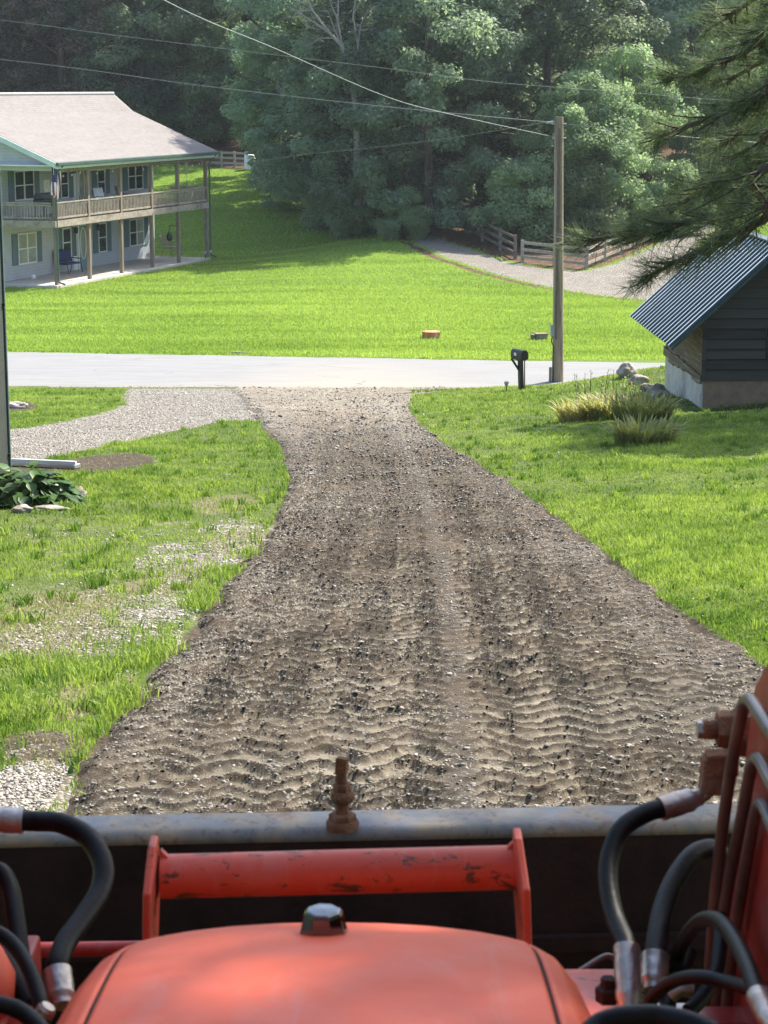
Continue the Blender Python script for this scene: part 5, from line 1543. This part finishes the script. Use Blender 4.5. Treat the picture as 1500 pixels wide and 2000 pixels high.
def hpart(name, cond, mat):
    m_ = MB(); fs = [(i * nn + j, i * nn + j + 1, (i + 1) * nn + j + 1, (i + 1) * nn + j) for i in range(rws - 1) for j in range(nn - 1) if cond(full[j][0] * .5 + full[j + 1][0] * .5)]
    m_.add(vs, fs, True)
    return m_.build(name, mat, tr)
hood = hpart('hood', lambda a: abs(a) < .2245, 'hood_paint')
for s_ in (-1, 1): hpart('hood_side', lambda a, s_=s_: a * s_ > .2285, 'hood_paint')
sm = MB()
m_ = MB(); fs = [(i * nn + j, i * nn + j + 1, (i + 1) * nn + j + 1, (i + 1) * nn + j) for i in range(rws - 1) for j in range(nn - 1) if .2245 <= abs(full[j][0] * .5 + full[j + 1][0] * .5) <= .2285]
m_.add(vs, fs, True).build('hood_seam', 'dark_iron', hood)
# chrome faceted cap standing on the hood
cy = 2.13
ck = tl_(P(632, 1828, 2.27)); ck.z = 1.302
kn = MB(); n8 = 8
prof_c = [(.030, .0), (.034, .004), (.034, .012), (.031, .015), (.0240, .043), (.020, .048), (.0, .049)]
v8 = []
for r_, h_ in prof_c:
    for k in range(n8): a = k * 2 * math.pi / n8 + .3; v8.append((ck.x + r_ * math.cos(a), ck.y + r_ * math.sin(a), ck.z + h_))
kn.add(v8, [(i * n8 + k, i * n8 + (k + 1) % n8, (i + 1) * n8 + (k + 1) % n8, (i + 1) * n8 + k) for i in range(len(prof_c) - 1) for k in range(n8)])
kn.build('chrome_cap', 'chrome', hood, .0015)
MB().lathe([(.026, -.02), (.028, .002), (.020, .004)], (ck.x, ck.y, ck.z - .002), 20).build('cap_gasket', 'dark_iron', hood)
# dark engine bay / front frame below the hood so that no ground shows
MB().box(-.27, .27, -.5, .98, .25, 1.0).build('engine_block', 'dark_iron', tr, .02)
MB().box(-.20, .20, .98, 1.22, .45, .95).build('front_frame', 'dark_iron', tr, .02)
MB().box(-.24, .24, -.9, -.5, .3, 1.30).build('dashboard', 'black_metal', tr, .03)
# grille guard: round bar between two flat plates
b0, b1 = tl_(P(316, 1712, 2.9)), tl_(P(1004, 1694, 2.9))
gg = MB().tube([b0, b1], .0335, 28).build('guard_bar', 'bar_paint', tr)
def guard_plate(top, bot, sgn):
    t0 = tl_(P(*top, 2.88)); t1 = tl_(P(*bot, 2.80))
    pts = [t0 + Vector((-.006, -.018, .0)), t0 + Vector((-.006, .02, .004)), t0 + Vector((-.006, .05, -.06)), tl_(P(bot[0], bot[1], 2.86)) + Vector((-.006, .02, -.25)), t1 + Vector((-.006, -.03, -.25)), tl_(P(top[0] * .55 + bot[0] * .45, top[1] * .55 + bot[1] * .45, 2.82)) + Vector((-.006, -.02, 0))]
    MB().prism(pts, (.012, 0, 0)).build('guard_plate', 'bar_paint', tr, .003)
guard_plate((299, 1645), (278, 1850), -1); guard_plate((1011, 1630), (1045, 1850), 1)
m_ = MB()
for p_, s_ in ((b0, 1), (b1, -1)):
    MB().prism([p_ + Vector((s_ * .0, -.008, .045)), p_ + Vector((s_ * .014, -.008, .030)), p_ + Vector((0, -.008, .025))], (0, .012, 0)).build('gusset', 'bar_paint', tr)
# lower cross member and loader mounts
MB().tube([tl_(P(-120, 1858, 3.02)), tl_(P(300, 1852, 3.02))], .012, 16).build('cross_tube', 'arm_paint', tr)
m_ = MB(); a_ = tl_(P(1085, 1835, 3.06)); m_.box(a_.x, a_.x + .42, a_.y - .03, a_.y + .05, a_.z - .045, a_.z - .012); m_ = None
# lower red frame behind hoses
a_ = tl_(P(1130, 1962, 2.5)); MB().box(a_.x - .02, a_.x + .075, a_.y - .05, a_.y + .12, a_.z - .12, a_.z - .002).build('frame_rail', 'bar_paint', tr, .006)
bz = tl_(P(1187, 1955, 2.46)); MB().lathe([(.016, -.012), (.017, .006), (.010, .008), (.010, .02)], bz + Vector((0, 0, .012)), 6, smooth=False).build('bolt', 'dark_iron', tr)
a_ = tl_(P(-60, 1975, 2.45)); MB().box(a_.x - .2, a_.x + .06, a_.y - .1, a_.y + .2, a_.z - .12, a_.z + .02).build('frame_rail', 'arm_paint', tr, .006)

# bucket
BL, BR = P(-190, 1597, 3.80), P(1640, 1562, 3.86)
bz0 = (BL.z + BR.z) / 2
bk_c = Vector(((BL.x + BR.x) / 2, 3.82, bz0))
bk = thing('bucket_pivot', None, None)
bpy.data.objects.remove(bk)
tilt = math.atan2(BR.z - BL.z, BR.x - BL.x)
lipm = MB(); n_ = 1
wv = (BR - BL); 
def bpt(q, dy, dz): return tl_(BL + wv * q + Vector((0, dy, dz)))
sec = [(0.0, -.006), (-.006, -.001), (-.074, -.006), (-.084, -.010), (-.089, -.018), (-.091, -.032), (-.080, -.034), (-.074, -.024), (-.004, -.02)]
NQ = 40; vs_ = []
for i in range(NQ + 1):
    for k, (dy, dz) in enumerate(sec):
        w_ = .0006 * math.sin(i * .7)
        vs_.append(bpt(i / NQ, dy, dz + (w_ if k < 5 else 0)))
ns = len(sec)
lipm.add(vs_, [(i * ns + k, i * ns + (k + 1) % ns, (i + 1) * ns + (k + 1) % ns, (i + 1) * ns + k) for i in range(NQ) for k in range(ns)] + [tuple(range(ns))[::-1], tuple(range(NQ * ns, NQ * ns + ns))])
bucket = MB()
bsec = [(-.0905, -.033), (-.100, -.30), (-.06, -.50), (.05, -.66), (.22, -.72), (.60, -.72), (.60, -.70), (.22, -.70), (.06, -.64), (-.045, -.49), (-.085, -.30), (-.078, -.034)]
vs_ = [bpt(q, dy, dz) for q in (0, 1) for dy, dz in bsec]; ns = len(bsec)
bucket.add(vs_, [(k, (k + 1) % ns, ns + (k + 1) % ns, ns + k) for k in range(ns)] + [tuple(range(ns))[::-1], tuple(range(ns, 2 * ns))])
bko = bucket.build('bucket', 'dark_iron', tr)
lo_ = lipm.build('top_lip', 'lip_steel', bko)
lo_.data.polygons.foreach_set('use_smooth', [True] * len(lo_.data.polygons))
for q in (0.0, 1.0):
    c_ = [bpt(q, dy, dz) for dy, dz in ((-.09, -.02), (0.0, -.02), (.58, -.62), (.60, -.70), (.22, -.71), (.05, -.65), (-.06, -.49), (-.09, -.3))]
    MB().prism(c_, (.014, 0, 0)).build('bucket_side', 'arm_paint', bko)
# stiffener ribs seen in the dark back
m_ = MB()
for dz in (-.24, -.52): m_.beam(bpt(.02, -.115, dz), bpt(.98, -.115, dz), .02, .03)
m_.build('stiffener', 'dark_iron', bko)
# rusty pin with collar on the lip
kb = tl_(P(669, 1606, 3.745))
km = MB().lathe([(.031, -.012), (.032, .0), (.029, .006)], kb, 20)
km.lathe([(.025, .004), (.026, .007), (.026, .016), (.023, .019)], kb, 6, smooth=False)
km.lathe([(.014, .015), (.0125, .03), (.0125, .045)], kb, 14)
km.lathe([(.016, .040), (.021, .045), (.0235, .052), (.0225, .060), (.017, .064)], kb, 18)
km.lathe([(.016, .063), (.017, .066), (.017, .076), (.015, .079)], kb + Vector((-.001, 0, 0)), 6, smooth=False)
km.tube([kb + Vector((-.001, 0, .076)), kb + Vector((-.003, .001, .092)), kb + Vector((-.001, .0, .104))], [.0115, .0105, .011], 10)
km.beam(kb + Vector((-.002, 0, .098)), kb + Vector((.001, 0, .130)), .021, .017, Vector((.3, 1, 0)))
km.beam(kb + Vector((-.006, 0, .112)), kb + Vector((-.007, 0, .128)), .012, .014, Vector((0, 1, 0)))
kp = km.build('bucket_pin', 'rust', bko)
md = kp.modifiers.new('d', 'DISPLACE'); tx = bpy.data.textures.new('c', 'CLOUDS'); tx.noise_scale = .012; md.texture = tx; md.strength = .003; md.mid_level = .5

# right loader arm: plate in a vertical plane
def ap(u, v, x): return tl_(Px(u, v, x))
AX = .50
def yz(pts, x): return [tl_((x, y, z)) for y, z in pts]
armp = [(1.55, 1.32), (1.55, 1.60), (2.45, 1.60), (2.58, 1.565), (2.66, 1.51), (2.70, 1.42), (2.84, .98), (3.1, .62), (3.72, .40), (3.70, .20), (3.0, .38), (2.62, .72), (2.5, 1.15), (2.35, 1.30)]
for s_, x in ((1, AX), (-1, 2 * TX - AX - .09)):
    arm = MB().prism(yz(armp, x), (.09, 0, 0)).build('loader_arm', 'arm_paint', tr, .006)
    MB().prism(yz([(2.30, .30), (2.30, 1.50), (2.05, 1.58), (1.85, 1.5), (1.75, .30)], x + (.10 if s_ > 0 else -.03)), (.02, 0, 0)).build('loader_tower', 'arm_paint', tr)
    if s_ > 0: MB().lathe([(.045, -.012), (.05, -.008), (.05, .01)], yz([(2.3, 1.42)], x + .0)[0], 20, 'X').build('pivot_pin', 'dark_iron', arm)
    # bucket cylinder
    MB().tube(yz([(2.55, 1.10), (3.2, .78)], x + .045 + s_ * .08), .03, 14).tube(yz([(3.2, .78), (3.74, .52)], x + .045 + s_ * .08), .016, 12).build('hydraulic_cylinder', 'dark_iron', tr)
# steel tubes running down the arm
def pix_tube(name, pts, rad, mat, depth=None, parent=tr, n=8):
    P3 = []
    for q in pts: P3.append(tl_(P(q[0], q[1], q[2])))
    return MB().tube(spline(P3, n), rad, 14).build(name, mat, parent)
def arm_tube(pts, x, r=.0085):
    P3 = [ap(u, v, x) for u, v in pts]
    return MB().tube(spline(P3, 8), r, 12).build('steel_tube', 'steel_tube', tr)
arm_tube([(1540, 1478), (1512, 1438), (1476, 1382), (1465, 1368), (1454, 1372), (1449, 1392), (1432, 1480), (1411, 1620), (1396, 1760), (1386, 1900), (1382, 2010)], .468, .0088)
arm_tube([(1545, 1590), (1510, 1535), (1488, 1492), (1478, 1482), (1470, 1492), (1464, 1512), (1450, 1590), (1428, 1700), (1408, 1830), (1396, 2010)], .478, .0088)
arm_tube([(1550, 1690), (1515, 1630), (1494, 1580), (1485, 1570), (1478, 1582), (1471, 1610), (1452, 1720), (1430, 1860), (1415, 2010)], .486, .0085)
# rusty nut stack and elbow
c0 = tl_(P(1425, 1425, 2.78)); nm_ = MB()
nm_.lathe([(.012, -.040), (.014, -.036), (.014, -.018)], c0, 12, 'X'); nm_.lathe([(.026, -.018), (.028, -.006), (.028, .012)], c0, 6, 'X', False); nm_.lathe([(.036, .012), (.038, .016), (.038, .055)], c0, 20, 'X')
nm_.lathe([(.022, .018), (.022, -.05)], c0 + Vector((.028, .0, .015)), 12, 'Y'); nm_.build('nut_stack', 'rust', tr)
MB().lathe([(.0135, -.046), (.0135, -.038)], c0 + Vector((.0, 0, .0)), 6, 'X', False).build('bolt_end', 'steel_fitting', tr)
el = MB(); e0, e1, e2 = tl_(P(1440, 1490, 2.72)), tl_(P(1400, 1492, 2.72)), tl_(P(1386, 1550, 2.72))
el.beam(e0, tl_(P(1378, 1492, 2.72)), .032, .034); el.beam(tl_(P(1393, 1480, 2.72)), tl_(P(1386, 1548, 2.72)), .030, .030, Vector((0, 1, 0))); el.build('elbow_fitting', 'rust', tr, .004)
def hose(name_pts, r, ferr0=None, ferr1=None, mat='hose_rubber'):
    P3 = [tl_(P(*q)) for q in name_pts]; sp_ = spline(P3, 12)
    h_ = MB().tube(sp_, r, 20).build('hydraulic_hose', mat, tr)
    for fr_, pts in ((ferr0, 0), (ferr1, 1)):
        if fr_:
            Q = [tl_(P(*q)) for q in fr_]; a_, b_ = Q[0], Q[-1]
            k = MB(); N = 12; L_ = [a_.lerp(b_, i / N) for i in range(N + 1)]
            rr_ = [r * 1.28, r * 1.30, r * 1.22, r * 1.28, r * 1.28, r * 1.28, r * 1.28, r * 1.20, r * 1.26, r * 1.24, r * 1.0, r * .95, r * .9]
            k.tube(L_, rr_, 16); k.build('ferrule', 'steel_fitting', h_)
    return h_
# right side hoses
hose([(1296, 1578, 2.70), (1262, 1588, 2.69), (1216, 1618, 2.67), (1192, 1670, 2.64), (1188, 1728, 2.60), (1200, 1790, 2.55), (1220, 1838, 2.50), (1224, 1858, 2.48)], .0135,
     [(1290, 1580, 2.70), (1368, 1556, 2.72)], [(1224, 1848, 2.49), (1228, 1985, 2.42)])
pix_tube('bent_tube', [(1360, 1558, 2.72), (1378, 1552, 2.72), (1388, 1538, 2.72)], .009, 'steel_fitting')
hose([(1405, 1665, 2.78), (1385, 1658, 2.76), (1352, 1672, 2.73), (1318, 1718, 2.68), (1295, 1775, 2.62), (1284, 1830, 2.56), (1280, 1868, 2.52)], .0145, None, [(1280, 1866, 2.52), (1276, 1935, 2.48)])
hose([(1318, 1900, 2.52), (1326, 1860, 2.52), (1345, 1822, 2.46), (1372, 1797, 2.38), (1405, 1800, 2.28), (1436, 1838, 2.18), (1462, 1892, 2.08), (1482, 1950, 2.0)], .0098, None, [(1480, 1945, 2.0), (1512, 2010, 1.92)])
hose([(1262, 1985, 2.36), (1278, 1945, 2.34), (1318, 1916, 2.30), (1365, 1908, 2.26), (1420, 1918, 2.22), (1480, 1936, 2.16), (1540, 1950, 2.1)], .0085)
hose([(1130, 2040, 1.80), (1170, 2000, 1.82), (1225, 1985, 1.82), (1285, 1984, 1.82), (1345, 1996, 1.80), (1400, 2020, 1.78)], .0105)
hose([(1345, 1975, 2.40), (1370, 1950, 2.42), (1398, 1900, 2.46), (1408, 1830, 2.52), (1404, 1790, 2.56)], .010)
hose([(1300, 1990, 2.44), (1310, 1940, 2.48), (1330, 1900, 2.52), (1345, 1860, 2.56)], .011)
m_ = MB(); k0 = tl_(P(1252, 1915, 2.5))
for i in range(7): m_.lathe([(.012, -.003), (.0145, 0), (.012, .003)], k0 + Vector((0, 0, -.008 * i)), 12)
m_.box(k0.x - .03, k0.x + .07, k0.y - .02, k0.y + .06, k0.z - .12, k0.z - .06); m_.build('valve_block', 'steel_fitting', tr)
pix_tube('bent_tube', [(1120, 1905, 2.7), (1180, 1868, 2.72), (1200, 1873, 2.72)], .004, 'steel_tube')
pix_tube('bent_tube', [(1310, 1945, 2.44), (1330, 1932, 2.44), (1352, 1936, 2.44)], .009, 'steel_fitting')
MB().box(k0.x - .06, k0.x + .30, k0.y + .10, k0.y + .16, k0.z - .5, k0.z - .11).build('valve_bracket', 'arm_paint', tr, .005)
# left side hoses
hose([(44, 1603, 2.72), (75, 1604, 2.72), (120, 1608, 2.70), (170, 1634, 2.68), (200, 1685, 2.64), (196, 1738, 2.60), (165, 1790, 2.55), (130, 1838, 2.50), (113, 1880, 2.46), (111, 1900, 2.45)], .0145,
     [(46, 1603, 2.72), (-25, 1600, 2.72)], [(112, 1896, 2.45), (122, 1965, 2.41)])
hose([(-30, 1705, 2.60), (0, 1702, 2.60), (20, 1735, 2.58), (30, 1790, 2.54), (38, 1850, 2.50), (46, 1900, 2.47)], .0125)
hose([(-40, 1815, 2.40), (0, 1825, 2.40), (35, 1856, 2.38), (62, 1905, 2.34), (80, 1965, 2.30), (84, 2010, 2.28)], .0098, None, [(82, 1985, 2.29), (95, 1965, 2.29)])
hose([(-40, 1835, 2.5), (5, 1868, 2.48), (35, 1920, 2.44), (55, 1960, 2.42)], .0135)
hose([(-40, 1962, 2.0), (0, 1962, 2.0), (40, 1975, 2.0), (75, 2005, 1.98), (95, 2040, 1.96)], .0095)
m_ = MB().lathe([(.001, -.06), (.04, -.05), (.058, -.02), (.06, .01), (.045, .045), (.001, .058)], tl_(P(-62, 1925, 2.42)), 20); m_.build('orange_cap', 'hood_paint', tr)
# unseen canopy added over the driver to block sky light
MB().box(-.68, .68, -2.7, -.35, 2.78, 2.84).build('shade_canopy', 'bar_paint', tr, .02)
for s_ in (-1, 1): MB().box(s_ * .62 - .03, s_ * .62 + .03, -2.3, -2.22, .5, 2.78).build('shade_canopy_post', 'black_metal', tr)
# wheels of the tractor (below and beside the frame)
def wheel(x, y, R, W, nl):
    w_ = MB(); prof_w = [(R * .55, -W / 2), (R * .9, -W / 2), (R * .97, -W * .36), (R * .97, W * .36), (R * .9, W / 2), (R * .55, W / 2), (R * .52, 0)]
    c_ = tl_((x, y, R + zf1(x, y))); w_.lathe(prof_w, c_, 40, 'X')
    for i in range(nl):
        a = i * 2 * math.pi / nl
        for s_ in (-1, 1):
            a2 = a + (.5 * 2 * math.pi / nl if s_ > 0 else 0)
            p0 = c_ + Vector((s_ * .01, math.cos(a2) * R * .985, math.sin(a2) * R * .985)); p1 = c_ + Vector((s_ * W * .48, math.cos(a2 + .16) * R * .96, math.sin(a2 + .16) * R * .96))
            w_.beam(p0, p1, .03, .045, (p0 - c_).normalized())
    o = w_.build('wheel', 'hose_rubber', tr)
    MB().lathe([(R * .5, -W * .3), (R * .53, -W * .1), (R * .2, 0), (R * .18, .06), (.01, .07)], c_, 24, 'X').build('rim', 'paper', o)
for s_ in (-1, 1): wheel(TX + s_ * .52, 2.2, .30, .2, 16); wheel(TX + s_ * .60, .75, .52, .3, 20)
